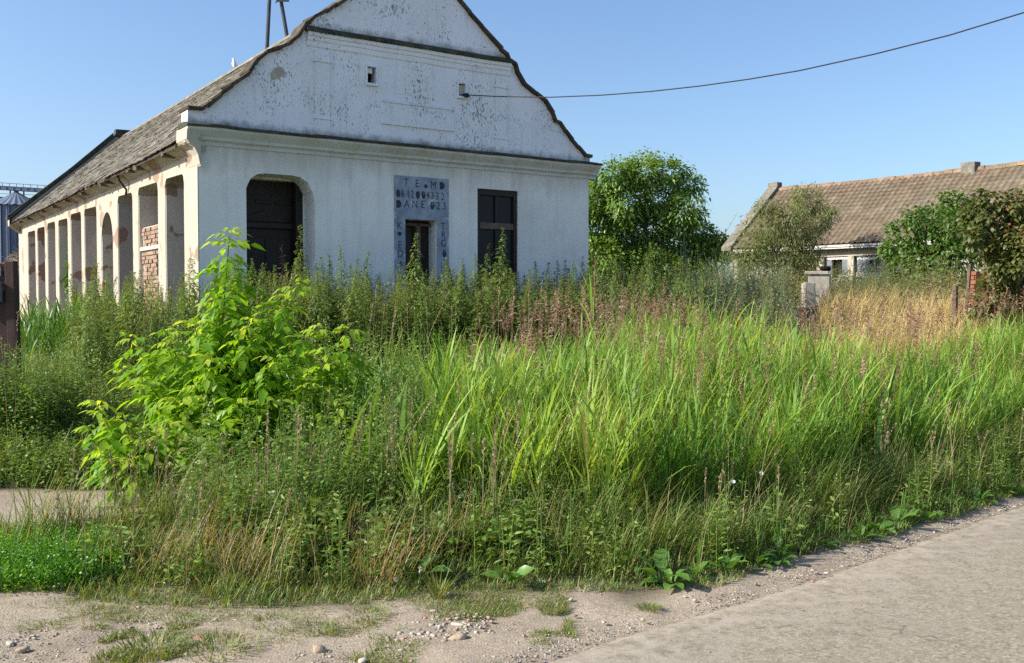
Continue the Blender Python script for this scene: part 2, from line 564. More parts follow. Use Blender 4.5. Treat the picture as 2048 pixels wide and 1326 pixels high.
# ------------------------------------------------------------------ ground, road
def road_edge_x(y):
    return np.interp(y, [-30, 0, 3.0, 4.32, 4.72, 5.14, 5.86, 6.7, 7.65, 12, 30, 80],
                     [-26, -3.6, -1.05, .12, .62, 1.18, 2.02, 2.95, 4.0, 10.0, 34, 100])

# front border of the plants, (x, y) on the ground from left to right
BORDER = [on_ground(*p) for p in ((-260, 1230), (0, 1185), (120, 1190), (250, 1205), (400, 1225), (600, 1222), (760, 1205), (850, 1180),
                                  (1000, 1188), (1150, 1175), (1250, 1190), (1400, 1172), (1560, 1128), (1700, 1088), (1850, 1050), (2048, 988), (2300, 905), (2700, 830))]
BX = np.array([p.x for p in BORDER]); BY = np.array([p.y for p in BORDER])
def border_y(x): return np.interp(x, BX, BY)

def in_path(x, y):
    """sandy track at the left, behind the low mound"""
    c = 7.45 + (x + 4.0) * .15
    w = np.interp(x, [-9, -4.5, -3.2, -2.6], [.95, .85, .65, .0])
    return 1 - sm(.75, 1.1, np.abs(y - c) / np.maximum(w, 1e-3))

def axis_steps(segs):
    out = []
    for a, b, n in segs: out.extend(np.linspace(a, b, n, endpoint=False))
    out.append(segs[-1][1]); return np.array(out)
gx = axis_steps([(-900, -120, 8), (-120, -20, 14), (-20, -6, 28), (-6, 7, 230), (7, 20, 28), (20, 120, 14), (120, 900, 8)])
gy = axis_steps([(-60, 2.2, 14), (2.2, 9, 140), (9, 30, 60), (30, 130, 24), (130, 1500, 12)])
XX, YY = np.meshgrid(gx, gy)
ZZ = gh(XX, YY)
near = (np.abs(XX) < 8) & (YY > 1.5) & (YY < 12)
bump_ = np.zeros_like(ZZ)
for i, j in zip(*np.where(near)):
    p = Vector((XX[i, j], YY[i, j], 0))
    bump_[i, j] = noise.noise(p * 1.3) * .022 + noise.noise(p * 5) * .010 + noise.noise(p * 16) * .006
ext = XX - road_edge_x(YY)
bump_ *= 1 - sm(-.25, .0, ext)
ZZ = ZZ + bump_ - .035 * sm(-.30, .05, ext) * sm(-70, 0, YY)
veg = sm(-.10 - .12 * np.exp(-((XX - .5) / .7) ** 2), .30, YY - border_y(XX) - np.vectorize(lambda a, b: noise.noise(Vector((a * 2.3, b * 2.3, 3))) * .25)(XX, YY)) * (1 - in_path(XX, YY))
ny, nx = XX.shape
idx = np.arange(nx * ny).reshape(ny, nx)
quads = np.stack([idx[:-1, :-1], idx[:-1, 1:], idx[1:, 1:], idx[1:, :-1]], -1).reshape(-1, 4)

m = N('dirt_and_soil')
v = m.coords()
a = m.attr('tint')
grit = m.voronoi(v, 75, out='Color')
g1 = m.sep(grit)[0]
base = m.ramp(m.noise(v, 1.7, 6, .6), (.3, (.26, .21, .15)), (.7, (.36, .30, .22)))
peb = m.ramp(g1, (.0, (.20, .165, .125)), (.5, (.34, .285, .215)), (.9, (.46, .40, .32)), (1.0, (.40, .25, .17)))
k = m.ramp(m.noise(v, 2.3, 4, .6), (.36, .15), (.66, .8))
light = m.mix(k, base, peb)
light = m.mix(m.ramp(m.noise(v, .8, 6, .65), (.50, 0.0), (.66, .30)), light, (.20, .165, .12))
light = m.mix(m.ramp(m.noise(v, 11, 5, .7), (.55, 0.0), (.7, .5)), light, (.15, .12, .09))
soil = m.ramp(m.noise(v, 6, 5), (.3, (.055, .045, .03)), (.7, (.12, .10, .065)))
col = m.mix(a, light, soil)
h = m.math('ADD', m.voronoi(v, 75), m.math('MULTIPLY', m.noise(v, 30, 4), 1.2))
M['ground'] = m.done(m.pbr(col, .95, .15, m.bump(h, .35, .008)))
g = link('ground', np_mesh('ground', np.stack([XX, YY, ZZ], -1), [quads], M['ground'], veg.ravel()))
tag(g, kind='structure')

m = N('old_asphalt')
v = m.coords()
vc = m.sep(m.voronoi(v, 78, out='Color'))
agg = m.ramp(vc[0], (.0, (.08, .07, .056)), (.22, (.19, .165, .12)), (.7, (.295, .25, .177)), (1.0, (.45, .39, .29)))
big = m.ramp(m.noise(v, 1.1, 5, .65), (.3, (.225, .193, .138)), (.7, (.28, .24, .172)))
col = m.mix(.55, big, agg)
dark = m.ramp(m.noise(m.coords((1, 1, 1)), 48, 3, .5), (.62, 0.0), (.72, .30))
col = m.mix(dark, col, (.11, .10, .095))
pt = m.ramp(m.noise(v, .33, 4, .6), (.46, 0.0), (.54, .30))
col = m.mix(pt, col, (.19, .168, .135))
ck = m.n('ShaderNodeTexVoronoi', feature='DISTANCE_TO_EDGE'); ck.inputs['Scale'].default_value = .8
wv = m.n('ShaderNodeVectorMath', operation='ADD'); m.l(v, wv.inputs[0])
wn_ = m.n('ShaderNodeTexNoise'); wn_.inputs['Scale'].default_value = 2.2; wn_.inputs['Detail'].default_value = 5; m.l(v, wn_.inputs['Vector'])
m.l(wn_.outputs['Color'], wv.inputs[1]); m.l(wv.outputs[0], ck.inputs['Vector'])
ckm = m.math('MULTIPLY', m.ramp(ck.outputs['Distance'], (.0, .75), (.010, 0.0)), m.ramp(m.noise(v, .9, 3), (.5, 0.0), (.6, 1.0)))
col = m.mix(ckm, col, (.07, .06, .05))
edge = m.attr('tint')
col = m.mix(m.math('MULTIPLY', m.ramp(m.noise(v, 9, 5, .7), (.4, 0.0), (.6, 1.0)), edge), col, (.36, .31, .25))
hh = m.math('ADD', m.voronoi(v, 78), m.math('MULTIPLY', m.noise(v, 60, 3), .3))
M['asphalt'] = m.done(m.pbr(col, .88, .25, m.bump(hh, .3, .004)))
ys = axis_steps([(-30, 2, 12), (2, 9, 140), (9, 80, 40)])
ex = road_edge_x(ys) + np.array([noise.noise(Vector((0, y * 3.1, 1))) * .07 + noise.noise(Vector((3, y * 11, 1))) * .03 for y in ys])
offs = np.array([0, .10, .25, .6, 1.3, 2.6, 5.2])
RX = ex[:, None] + offs[None, :]
slope = np.gradient(ex, ys)
RX = RX + 0
RY = np.repeat(ys[:, None], len(offs), 1) - offs[None, :] * .35
RZ = gh(RX, RY) + np.array([-.022, .006, .010, .014, .022, .03, .02])[None, :]
ri = np.arange(RX.size).reshape(RX.shape)
rq = np.stack([ri[:-1, :-1], ri[:-1, 1:], ri[1:, 1:], ri[1:, :-1]], -1).reshape(-1, 4)
rt = np.repeat(np.array([1, 1, .85, .45, .1, 0, 0])[None, :], len(ys), 0)
tag(link('road', np_mesh('road', np.stack([RX, RY, RZ], -1), [rq], M['asphalt'], rt)), kind='structure')

# ------------------------------------------------------------------ the white house
A0 = Vector((-4.78, 15.0, 0)); HANG = math.atan2(.559, .829)
Uv = Vector((math.cos(HANG), math.sin(HANG), 0)); Vv = Vector((-math.sin(HANG), math.cos(HANG), 0))
house = empty('white_house', A0, HANG)
tag(house, 'abandoned white house with a curved gable and a row of openings down its left side', 'house')

def fac(px, py, v=0.0):
    p = on_plane(px, py, A0 + Vv * v, Vv) - A0
    return (p.dot(Uv), p.z)
def sid(px, py, u=0.0):
    p = on_plane(px, py, A0 + Uv * u, Uv) - A0
    return (p.dot(Vv), p.z)

UR = fac(1177, 450)[0]           # right edge of the front
WC0, WC1 = 3.98, 4.25            # cornice band
# openings of the front wall
dl, dr_ = fac(493, 450)[0], fac(630, 450)[0]
dt = fac(560, 349)[1]
niche = [(dl, .35), (dr_, .35), (dr_, dt - .42), (dr_ - .03, dt - .26), (dr_ - .12, dt - .10), (dr_ - .25, dt - .02), (dr_ - .38, dt), (dl + .30, dt), (dl + .18, dt - .02), (dl + .07, dt - .10), (dl + .02, dt - .2), (dl, dt - .26)]
sl, sr = fac(810, 480)[0], fac(874, 480)[0]; st = fac(840, 439)[1]
shop = [(sl, .35), (sr, .35), (sr, st), (sl, st)]
wl, wr = fac(955, 430)[0], fac(1036, 430)[0]; wt = fac(990, 379)[1]
win = [(wl, .9), (wr, .9), (wr, wt), (wl, wt)]
MB().wall([(0, -.3), (UR, -.3), (UR, WC0), (0, WC0)], [niche, shop, win], lambda a, b: (a, 0, b), (0, .42, 0)).build('front_wall', M['plaster'], house)

# gable with its baroque outline
Lp = [(376, 218), (406, 218), (418, 212), (442, 191), (486, 157), (495, 151), (501, 145), (505, 137.5), (517, 121), (534, 106), (561, 96.5), (582, 87), (599, 72), (611, 52), (618, 46), (628, 35), (655, 24), (691, 0)]
Rp = [(916, 0), (961, 54), (1000, 99.5), (1012, 108.6), (1018, 124), (1029, 130), (1032, 145), (1045, 169), (1070, 188.5), (1088, 202), (1103, 226), (1109, 243), (1118, 246), (1142, 280.5), (1169, 312), (1181, 314)]
L2 = [fac(*p) for p in Lp]; R2 = [fac(*p) for p in Rp]
(la, lb), (lc, ld) = L2[-2], L2[-1]
(ra, rb), (rc, rd) = R2[1], R2[0]
s1, s2 = (ld - lb) / (lc - la), (rd - rb) / (rc - ra)
pu = (rd - ld + s1 * lc - s2 * rc) / (s1 - s2); pw = ld + s1 * (pu - lc)
outline = L2 + [(pu - .25, pw - .25 * s1 * .8), (pu, pw - .08), (pu + .25, pw + .25 * s2 * .8)] + R2
vl = [fac(733.5, 150)[0], fac(754, 150)[0], fac(743, 132)[1], fac(743, 168)[1]]
vr = [fac(916, 180)[0], fac(932, 180)[0], fac(924, 166)[1], fac(924, 194)[1]]
hole = lambda q: [(q[0], q[3]), (q[1], q[3]), (q[1], q[2]), (q[0], q[2])]
GT = .34
MB().wall([(outline[0][0], WC1)] + outline + [(outline[-1][0], WC1)], [hole(vl), hole(vr)], lambda a, b: (a, .02, b), (0, GT, 0)).build('gable_wall', M['gable'], house)

def extrude_profile(prof, u0, u1, wob=0.0, n=30):
    """profile of (v, w) swept along u with slight unevenness"""
    mb = MB(); rings = []
    for i in range(n + 1):
        u = u0 + (u1 - u0) * i / n
        dz = noise.noise(Vector((u * 1.7, prof[0][1] * 3, 0))) * wob
        rings.append([mb.bm.verts.new((u, a, b + dz)) for a, b in prof])
    k = len(prof)
    for i in range(n):
        for j in range(k):
            mb.bm.faces.new([rings[i][j], rings[i][(j + 1) % k], rings[i + 1][(j + 1) % k], rings[i + 1][j]])
    mb.bm.faces.new(rings[0]); mb.bm.faces.new(list(reversed(rings[-1])))
    return mb
cor = [(.1, WC0 - .02), (-.02, WC0 - .02), (-.03, WC0 + .03), (-.075, WC0 + .06), (-.085, WC0 + .10), (-.15, WC0 + .17), (-.175, WC0 + .20), (-.175, WC1 - .035), (.1, WC1 - .035)]
extrude_profile(cor, -.2, UR + .16, .012).build('cornice', M['cornice'], house)
extrude_profile([(.3, WC1 - .034), (-.20, WC1 - .034), (-.205, WC1 - .005), (-.01, WC1 + .045), (.3, WC1 + .045)], -.215, UR + .19, .015).build('cornice_slab', M['moss_and_shade'], house)
ml, mr = fac(640, 65)[0] - .22, fac(1016, 128)[0] + .05
mw = 5.95
extrude_profile([(.1, mw - .24), (.012, mw - .24), (.0, mw - .225), (-.004, mw - .15), (-.022, mw - .14), (-.026, mw - .08), (-.05, mw - .07), (-.055, mw - .012), (.1, mw - .012)], ml, mr, .01).build('moulding', M['gable'], house)
extrude_profile([(.1, mw - .011), (-.085, mw - .011), (-.09, mw + .02), (.0, mw + .09), (.1, mw + .09)], ml - .03, mr + .03, .015).build('moulding_slab', M['moss_and_shade'], house)
# pilaster strips, thin plaster frames and a patch of bare render
for px in (645, 1004):
    u = fac(px, 200)[0]
    MB().box(u - .13, u + .13, -.004, .03, WC1 + .05, mw - .27).build('pilaster', M['gable'], house, .006)
    MB().box(u - .16, u + .16, -.022, .03, mw - .47, mw - .43, .003).build('pilaster_cap', M['gable'], house, .006)
    MB().box(u - .16, u + .16, -.014, .03, WC1 + .30, WC1 + .32, .003).build('pilaster_base', M['gable'], house, .004)
a, b = fac(762, 197), fac(908, 221)
MB().box(a[0], b[0], -.02, .03, a[1] - .05, a[1] - .02, .004).build('plaster_ledge', M['gable'], house, .006)
MB().box(a[0], b[0], -.006, .03, a[1] - .42, a[1] - .052).build('plaster_panel', M['gable'], house, .004)
pts = [fac(*p) for p in ((541, 147), (550, 136), (559, 133), (566, 135), (572, 146), (560, 155), (543, 160))]
MB().prism(pts, 'y', .012, .05).build('bare_render_patch', M['patch'], house)
# vents
for q, broken in ((vl, True), (vr, False)):
    f = MB()
    t = .014
    f.box(q[0] - .01, q[0] + t, -.012, .1, q[3], q[2]); f.box(q[1] - t, q[1] + .01, -.012, .1, q[3], q[2])
    f.box(q[0] - .009, q[1] + .009, -.014, .1, q[2] - t, q[2] + .008); f.box(q[0] - .02, q[1] + .02, -.03, .1, q[3] - .03, q[3] + t)
    fr = f.build('vent_frame', M['gable'], house, .004)
    MB().box(q[0] + .001, q[1] - .001, .24, .26, q[3] + .001, q[2] - .001).build('vent_backing', M['void'], fr)
    if not broken:
        MB().box(q[0] + t, q[1] - t, .03, .05, q[3] + .05, q[2] - .03).build('vent_board', M['infill'], fr)
    else:
        MB().box(q[0] + t, q[1] - t - .06, .03, .05, q[2] - .12, q[2] - .03).build('vent_board', M['whitewood'], fr)
# coping tiles along the outline: one piece each
cop_me = {}
def coping_run(pts, step=.27):
    k = 0
    for (a, b), (c, d) in zip(pts[:-1], pts[1:]):
        L = math.hypot(c - a, d - b); n = max(1, round(L / step)); ang = math.atan2(d - b, c - a)
        for i in range(n):
            t = (i + .5) / n
            key = round(L / n, 2)
            if key not in cop_me:
                o = MB().box(-key / 2 - .012, key / 2 + .012, -.075, GT + .06, -.012, .042, .008).build('coping_tile', M['coping'], house, .008)
                cop_me[key] = o.data
            else:
                o = link('coping_tile', cop_me[key], house)
            o.location = (a + (c - a) * t, .02 + random.uniform(-.012, .012), b + (d - b) * t + random.uniform(-.008, .012))
            o.rotation_euler = (random.uniform(-.04, .04), -ang + random.uniform(-.06, .06), random.uniform(-.05, .05))
            k += 1
coping_run(outline)

# front openings
def reveal_door(name):
    d = empty(name, parent=house); return d
door = MB().box(dl - .15, dr_ + .1, .62, .66, .3, dt + .05).build('porch_door', M['brown_wood'], house)
z0 = fac(550, 432)[1]
for (x0, x1, za, zb) in ((dl + .02, dl + .46, .9, z0 - .32), (dl + .52, dl + .96, .9, z0 - .32), (dl + .02, dl + .30, z0 + .24, dt - .36), (dl + .36, dl + .64, z0 + .24, dt - .36), (dl + .70, dl + .98, z0 + .24, dt - .36)):
    MB().box(x0, x1, .600, .625, za, zb, .002).build('door_panel', M['brown_wood'], door, .008)
MB().box(dl - .1, dr_, .55, .615, z0 - .16, z0 - .06).build('door_rail', M['brown_wood'], door, .012)
MB().prism([(dl + .02, z0 - .05), (dl + .98, z0 - .05), (dl + .50, z0 + .14)], 'y', .59, .625).build('door_pediment', M['brown_wood'], door, .008)
MB().box(dl + .98, dl + 1.10, .42, .66, .3, dt).build('door_jamb', M['brown_wood'], house)
MB().wall([(dl - .14, .2), (dr_ + .14, .2), (dr_ + .14, dt + .14), (dl - .14, dt + .14)], [[(dl + .001, .3), (dr_ - .001, .3), (dr_ - .05, dt - .04), (dl + .05, dt - .04)]], lambda a, b: (a, .425, b), (0, .17, 0)).build('door_recess', M['plaster'], house)
# shop door in the painted panel
q0, q1 = fac(788, 400)[0], fac(897, 400)[0]
qt = fac(840, 354)[1]
sign = MB().wall([(q0, .5), (q1, .5), (q1, qt), (q0, qt)], [[(sl + .002, .51), (sr - .002, .51), (sr - .002, st - .002), (sl + .002, st - .002)]], lambda a, b: (a, -.012, b), (0, .011, 0)).build('sign_panel', M['sign'], house)
sd = MB().box(sl - .05, sr + .05, .30, .34, .3, st + .05).build('shop_door', M['brown_wood'], house)
MB().box(sl + .33, sl + .42, .20, .299, .35, st - .06).build('door_frame', M['old_wood'], sd, .01)
MB().box(sl + .03, sl + .26, .27, .299, 1.2, st - .2, .002).build('door_glazing', M['glass'], sd)
MB().box(sl, sr, .2, .299, st - .10, st - .05).build('door_head', M['old_wood'], sd, .01)
# lettering, each sign its own piece at its place on the wall
def glyph(ch, px, py, filled=False, size=.185, sx=.85):
    u, w = fac(px, py)
    if filled:
        pts = []
        if ch == '0':
            pts = [(u + .038 * math.cos(t), w + .068 * math.sin(t)) for t in np.linspace(0, 2 * math.pi, 20, endpoint=False)]
        elif ch in 'DB':
            pts = [(u - .05, w - .066), (u - .05, w + .066)] + [(u - .01 + .058 * math.cos(t), w + .066 * math.sin(t)) for t in np.linspace(1.35, -1.35, 12)]
        else:
            r = {'.': .034, 'o': .036}[ch]
            pts = [(u + r * math.cos(t) * (1 + .1 * math.sin(3 * t)), w + r * math.sin(t)) for t in np.linspace(0, 2 * math.pi, 14, endpoint=False)]
        o = MB().prism(pts, 'y', -.0155, -.0125).build('letter', M['letter'], sign)
        if ch == '0' and random.random() < .7:
            MB().prism([(u + random.uniform(-.012, .01) + .012 * math.cos(t), w + .025 + .02 * math.sin(t)) for t in np.linspace(0, 2 * math.pi, 8, endpoint=False)], 'y', -.0185, -.016).build('worn_fleck', M['sign'], o)
        return
    cu = bpy.data.curves.new('letter', 'FONT')
    cu.body = ch; cu.size = size; cu.align_x = 'CENTER'; cu.align_y = 'CENTER'; cu.extrude = .0015; cu.offset = -.0015
    cu.materials.append(M['letter'])
    tmp = link('letter_curve', cu)
    bpy.context.view_layer.update()
    me = bpy.data.meshes.new_from_object(tmp.evaluated_get(bpy.context.evaluated_depsgraph_get()))
    bpy.data.objects.remove(tmp)
    o = link('letter', me, sign)
    o.rotation_euler = (R(90), 0, 0); o.scale = (sx, 1, 1)
    o.location = (u, -.0145, w - .0)
for ch, x, y in (('T', 811.7, 365), ('E', 833.5, 367.5), ('M', 866, 371)): glyph(ch, x, y)
glyph('.', 851, 373, True); glyph('D', 883.7, 371.5, True)
for ch, x, y in (('6', 805, 387.8), ('1', 815.8, 389), ('2', 824, 389.5), ('4', 855.4, 391), ('3', 863.9, 392), ('3', 874, 393), ('2', 884.5, 394)): glyph(ch, x, y, sx=.7)
for x, y in ((795.8, 387), (835, 390), (846.4, 390.6)): glyph('0', x, y, True)
glyph('D', 797, 408, True)
for ch, x, y in (('A', 813, 408.7), ('N', 829, 409.2), ('E', 845, 409.6), ('2', 875.8, 412.2), ('3', 887.6, 412.6)): glyph(ch, x, y)
glyph('0', 863.9, 411.6, True)
for ch, x, y in (('K', 798.5, 451.7), ('E', 799, 490.6), ('D', 799.8, 508), ('A', 800.4, 530.5), ('T', 885.4, 453.5), ('R', 886.3, 470.5), ('G', 886.8, 487)): glyph(ch, x, y)
glyph('o', 798.5, 467.6, True); glyph('0', 888, 507, True)
# window at the right
wf = MB()
t = .075
wf.box(wl + .002, wl + t, .03, .14, .9, wt - .002); wf.box(wr - t, wr - .002, .03, .14, .9, wt - .002)
wf.box(wl + t, wr - t, .032, .138, wt - .11, wt - .002); wf.box(wl + t, wr - t, .032, .138, .9, .98)
window = wf.build('window', M['brown_wood'], house, .006)
zt = fac(995, 451)[1]
MB().box(wl + t, wr - t, .035, .13, zt - .07, zt + .05, .002).build('transom', M['old_wood'], window, .006)
wm = (wl + wr) / 2
MB().box(wm - .03, wm + .03, .045, .12, zt + .05, wt - .11).build('mullion', M['brown_wood'], window, .006)
MB().box(wm - .03, wm + .03, .045, .12, .98, zt - .07).build('mullion', M['brown_wood'], window, .006)
for x0, x1, za, zb in ((wl + t, wm - .03, zt + .05, wt - .11), (wm + .03, wr - t, zt + .05, wt - .11), (wl + t, wm - .03, .98, zt - .07), (wm + .03, wr - t, .98, zt - .07)):
    MB().box(x0, x1, .085, .095, za, zb).build('pane', M['glass'], window)
for i in range(5):
    x = wl + t + .06 + i * .07
    MB().box(x - .008, x + .008, .15, .17, zt + .05, wt - .11).build('inner_bar', M['whitewood' if i in (0, 2) else 'old_wood'], window)
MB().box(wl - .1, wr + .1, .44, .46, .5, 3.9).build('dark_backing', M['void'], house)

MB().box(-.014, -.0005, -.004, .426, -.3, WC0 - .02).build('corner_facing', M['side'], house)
# long side wall with ten openings
VL = 22.0; VE = 18.9
def v_end(u): return VE + (22.2 - VE) * min(max(u / (UR / 2), -.1), 1)
def skew(o):
    for q in o.data.vertices:
        if q.co.y > VL - 1: q.co.y += v_end(q.co.x) - VL
    return o
edges = [(369, 331), (317, 277), (266, 236), (226, 203), (194, 169), (163, 142), (136, 117), (111, 95), (90, 75), (71, 56)]
holes = []
SPANS = []
for i, (x1, x0) in enumerate(edges):
    va, vb = sid(x1, 500)[0], sid(x0, 500)[0]
    top = 3.66 - random.uniform(0, .05)
    SPANS.append((va, vb, top))
    if i == 3:
        top = 3.42
        vc, hw = (va + vb) / 2, (vb - va) / 2
        arch = [(vc + hw * math.cos(a), top - .62 + .62 * math.sin(a)) for a in np.linspace(0, math.pi, 13)]
        holes.append([(va, .2), (vb, .2)] + arch)
    else:
        c = .10
        holes.append([(va + random.uniform(-.02, .02), .2), (vb, .2), (vb - .01, top - .9), (vb, top - c * 1.6), (vb - c * .4, top - c * .5), (vb - c, top), (va + c, top - .02), (va + c * .3, top - c * .6), (va, top - c * 1.8)])
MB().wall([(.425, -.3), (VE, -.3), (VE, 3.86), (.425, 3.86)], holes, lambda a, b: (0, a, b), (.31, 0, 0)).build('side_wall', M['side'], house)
# rendered linings seen inside the openings
for i, (va, vb, top) in enumerate(SPANS):
    mt = M['infill'] if i == 2 else M['jamb']
    MB().box(.012, .40, vb - .028, vb + .002, .2, top - .13).build('jamb_lining', mt, house, .004)
# porch inside: back wall, ceiling, floor
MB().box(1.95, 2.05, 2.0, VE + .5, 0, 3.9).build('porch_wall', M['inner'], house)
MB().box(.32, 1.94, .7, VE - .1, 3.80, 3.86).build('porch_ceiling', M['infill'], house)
# brick infill of the second opening; bricks are pieces of their own
va, vb, top = SPANS[1]
bi = MB().box(.075, .26, va + .30, vb - .035, .2, 2.93).build('brick_infill', M['mortar'], house)
MB().box(.075, .26, va + .004, va + .302, .2, 1.66).build('infill_base', M['mortar'], bi)
MB().box(.075, .26, va + .004, va + .302, 2.58, 2.93).build('infill_head', M['mortar'], bi)
MB().box(.02, .06, va + .01, vb - .03, 2.50, 2.565).build('lath', M['pale_wood'], bi)
bm0 = None
row = 0; z = .95
while z < 2.90:
    y = va + .01 + (.06 if row % 2 else 0)
    while y < vb - .16:
        L = random.choice((.12, .12, .24))
        L = min(L, vb - .04 - y)
        if L > .06 and not (y + L < va + .32 and 1.66 < z < 2.52) and not (2.46 < z < 2.52):
            if bm0 is None:
                bm0 = MB().box(-.5, .5, -.5, .5, -.5, .5).build('brick', M['brick'], bi)
                me_brick = bm0.data; o = bm0
            else:
                o = link('brick', me_brick, bi)
            o.scale = (.10, L - .012, .058)
            o.location = (.102 + random.uniform(-.018, .012), y + L / 2, z + .03)
            o.rotation_euler = (random.uniform(-.02, .02), random.uniform(-.03, .03), random.uniform(-.06, .06))
        y += L
    row += 1; z += .073
# cove cornice under the eaves, eaves board, brackets
OV = .24; WE = 4.0
prof = [(.12, 3.855), (-.005, 3.855), (-.02, 3.87), (-.06, 3.90), (-.13, 3.935), (-.20, 3.965), (-.215, 3.985), (.12, 3.99)]
mb = MB(); rings = []
nseg = 44
for i in range(nseg + 1):
    vv = -.02 + (VE + .02) * i / nseg
    rings.append([mb.bm.verts.new((a + random.uniform(-.01, .01), vv, b + random.uniform(-.008, .008))) for a, b in prof])
for i in range(nseg):
    for j in range(len(prof)):
        mb.bm.faces.new([rings[i][j], rings[i][(j + 1) % len(prof)], rings[i + 1][(j + 1) % len(prof)], rings[i + 1][j]])
mb.bm.faces.new(rings[0]); mb.bm.faces.new(rings[-1])
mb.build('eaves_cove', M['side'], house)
for vv in (1.1, 2.9, 3.5, 5.4, 5.9, 7.9, 9.8, 11.5, 13.2, 15.8, 17.4):
    MB().box(-.235, -.03, vv, vv + random.uniform(.05, .14), 3.90, 3.975, .02).build('bare_rafter_end', M['old_wood'], house)
MB().tube([(-.22, 4.5, 4.0), (-.16, 4.52, 3.86), (-.03, 4.55, 3.70), (-.03, 4.6, 3.62)], .022, 6).build('gutter_bracket', M['gate'], house, smooth=True)
# corner bracket end of the cornice
MB().prism([(-.205, WC1 - .04), (-.215, 4.02), (-.17, 3.96), (-.10, 3.90), (-.05, 3.80), (-.02, 3.66), (.0, 3.62), (.0, WC1 - .04)], 'y', -.16, .42).build('cornice_return', M['side'], house, .006)
# right and rear walls
MB().box(UR - .42, UR, .425, VL, -.3, 4.0).build('right_wall', M['plaster'], house)
# roof
RU = UR / 2; RW = 7.45
rise = (RW - WE) / (RU + OV)
rx = UR + OV
roof = skew(MB().prism([(-OV, WE - .005), (RU, RW - .005), (rx, WE - .005), (rx, WE - .06), (RU, RW - .07), (-OV, WE - .06)], 'y', .365, VL).build('roof', M['roof_under'], house))
ang = math.atan(rise); ca, sa = math.cos(ang), math.sin(ang)
SL = (RU + OV) / ca
gauge, tw = .165, .185
nr, nc = int(SL / gauge), int((VL - .40) / tw)
rr, cc = np.meshgrid(np.arange(nr), np.arange(nc), indexing='ij')
rr, cc = rr.ravel(), cc.ravel()
keep = (.40 + (cc + 1.2) * tw < VE - .15 + (22.2 - VE) * (rr * gauge * ca) / (RU + OV)) & ~((rng.random(len(rr)) < .004) | ((rr == 0) & (cc > 26) & (cc < 31)))
rr, cc = rr[keep], cc[keep]
n = len(rr)
sdist = rr * gauge + .11 + rng.normal(0, .006, n)
vv = .40 + (cc + .5 + .5 * (rr % 2)) * tw + rng.normal(0, .004, n)
vv = np.minimum(vv, VL - .1)
sag = np.sin(vv / VL * math.pi) * -.05 + np.sin(vv * 1.9) * .008
lift = .028 + rng.normal(0, .004, n)
C = np.stack([-OV + sdist * ca - sa * lift, vv, WE + sdist * sa + ca * lift + sag], 1)
tl = ang - .085 + rng.normal(0, .012, n)
X = np.stack([np.cos(tl), np.zeros(n), np.sin(tl)], 1) * .135
Yv = np.stack([rng.normal(0, .03, n), np.ones(n), rng.normal(0, .03, n)], 1) * (tw / 2 - .004)
Z = unit(np.cross(X, Yv)) * .008
order = np.argsort(cc * 1000 + rr)
first = order[:290]; rest = order[290:]
V8 = boxes_np(C[rest], X[rest], Yv[rest], Z[rest])
acc = Acc(); acc.add(V8, BOXF, 0.5)
tag(link('tile_field', acc.mesh('tile_field', M['rust_tile'], False), roof), kind='stuff')
tile_me = None
for i in first:
    if tile_me is None:
        o = MB().box(-.135, .135, -tw / 2 + .004, tw / 2 - .004, -.008, .008).build('roof_tile', M['rust_tile'], roof); tile_me = o.data
    else: o = link('roof_tile', tile_me, roof)
    o.location = C[i]; o.rotation_euler = (random.gauss(0, .03), -tl[i], random.gauss(0, .02))
acc = Acc()
nr2 = 30
rr, cc = np.meshgrid(np.arange(nr2), np.arange(40), indexing='ij'); rr, cc = rr.ravel(), cc.ravel(); n = len(rr)
sd_ = (rr + .5) * SL / nr2
C2 = np.stack([rx - sd_ * ca + sa * .02, .40 + (cc + .5) * (VL - .45) / 40, WE + sd_ * sa + ca * .02], 1)
X2 = np.stack([-np.full(n, ca), np.zeros(n), np.full(n, sa - .05)], 1) * .09
acc.add(boxes_np(C2, X2, np.tile([[0, .26, 0]], (n, 1)), unit(np.cross(X2, [[0, 1, 0]])) * .008), BOXF, .5)
tag(link('far_tile_field', acc.mesh('far_tile_field', M['rust_tile'], False), roof), kind='stuff')
for i in range(56):
    vv = .5 + i * (VL - .7) / 56
    MB().prism([(RU - .11, RW - .07), (RU - .06, RW + .02), (RU, RW + .05), (RU + .06, RW + .02), (RU + .11, RW - .07)], 'y', vv, vv + (VL - .7) / 56 - .01).build('ridge_tile', M['rust_tile'], roof)
# rear parapet with its end block
rp = [(-OV - .1, WE - .12), (-OV - .1, WE + .12), (RU - .25, RW - .03), (RU + .25, RW - .03), (rx, WE + .1), (rx, -.3), (0.0, -.3), (0.0, 3.7)]
skew(MB().prism(rp, 'y', VL + .002, VL + .36).build('rear_wall', M['side'], house))
skew(MB().prism([(-OV - .16, WE + .10), (-OV - .16, WE + .18), (RU - .25, RW + .08), (RU - .25, RW - .02)], 'y', VL - .05, VL + .42).build('rear_coping', M['moss_and_shade'], house))
skew(MB().prism([(-OV - .1, WE - .1), (RU - .36, RW - .12), (RU - .36, RW + .10), (-OV - .1, WE + .11)], 'y', VL - .03, VL - .002).build('shaded_parapet_face', M['moss_and_shade'], house))  # dark mossy sheet; the shade on the parapet face is put into its colour
MB().box(RU - .24, RU + .24, VL + .003, VL + .36, RW - .02, RW + .26, .01).build('rear_cap', M['moss_and_shade'], house)

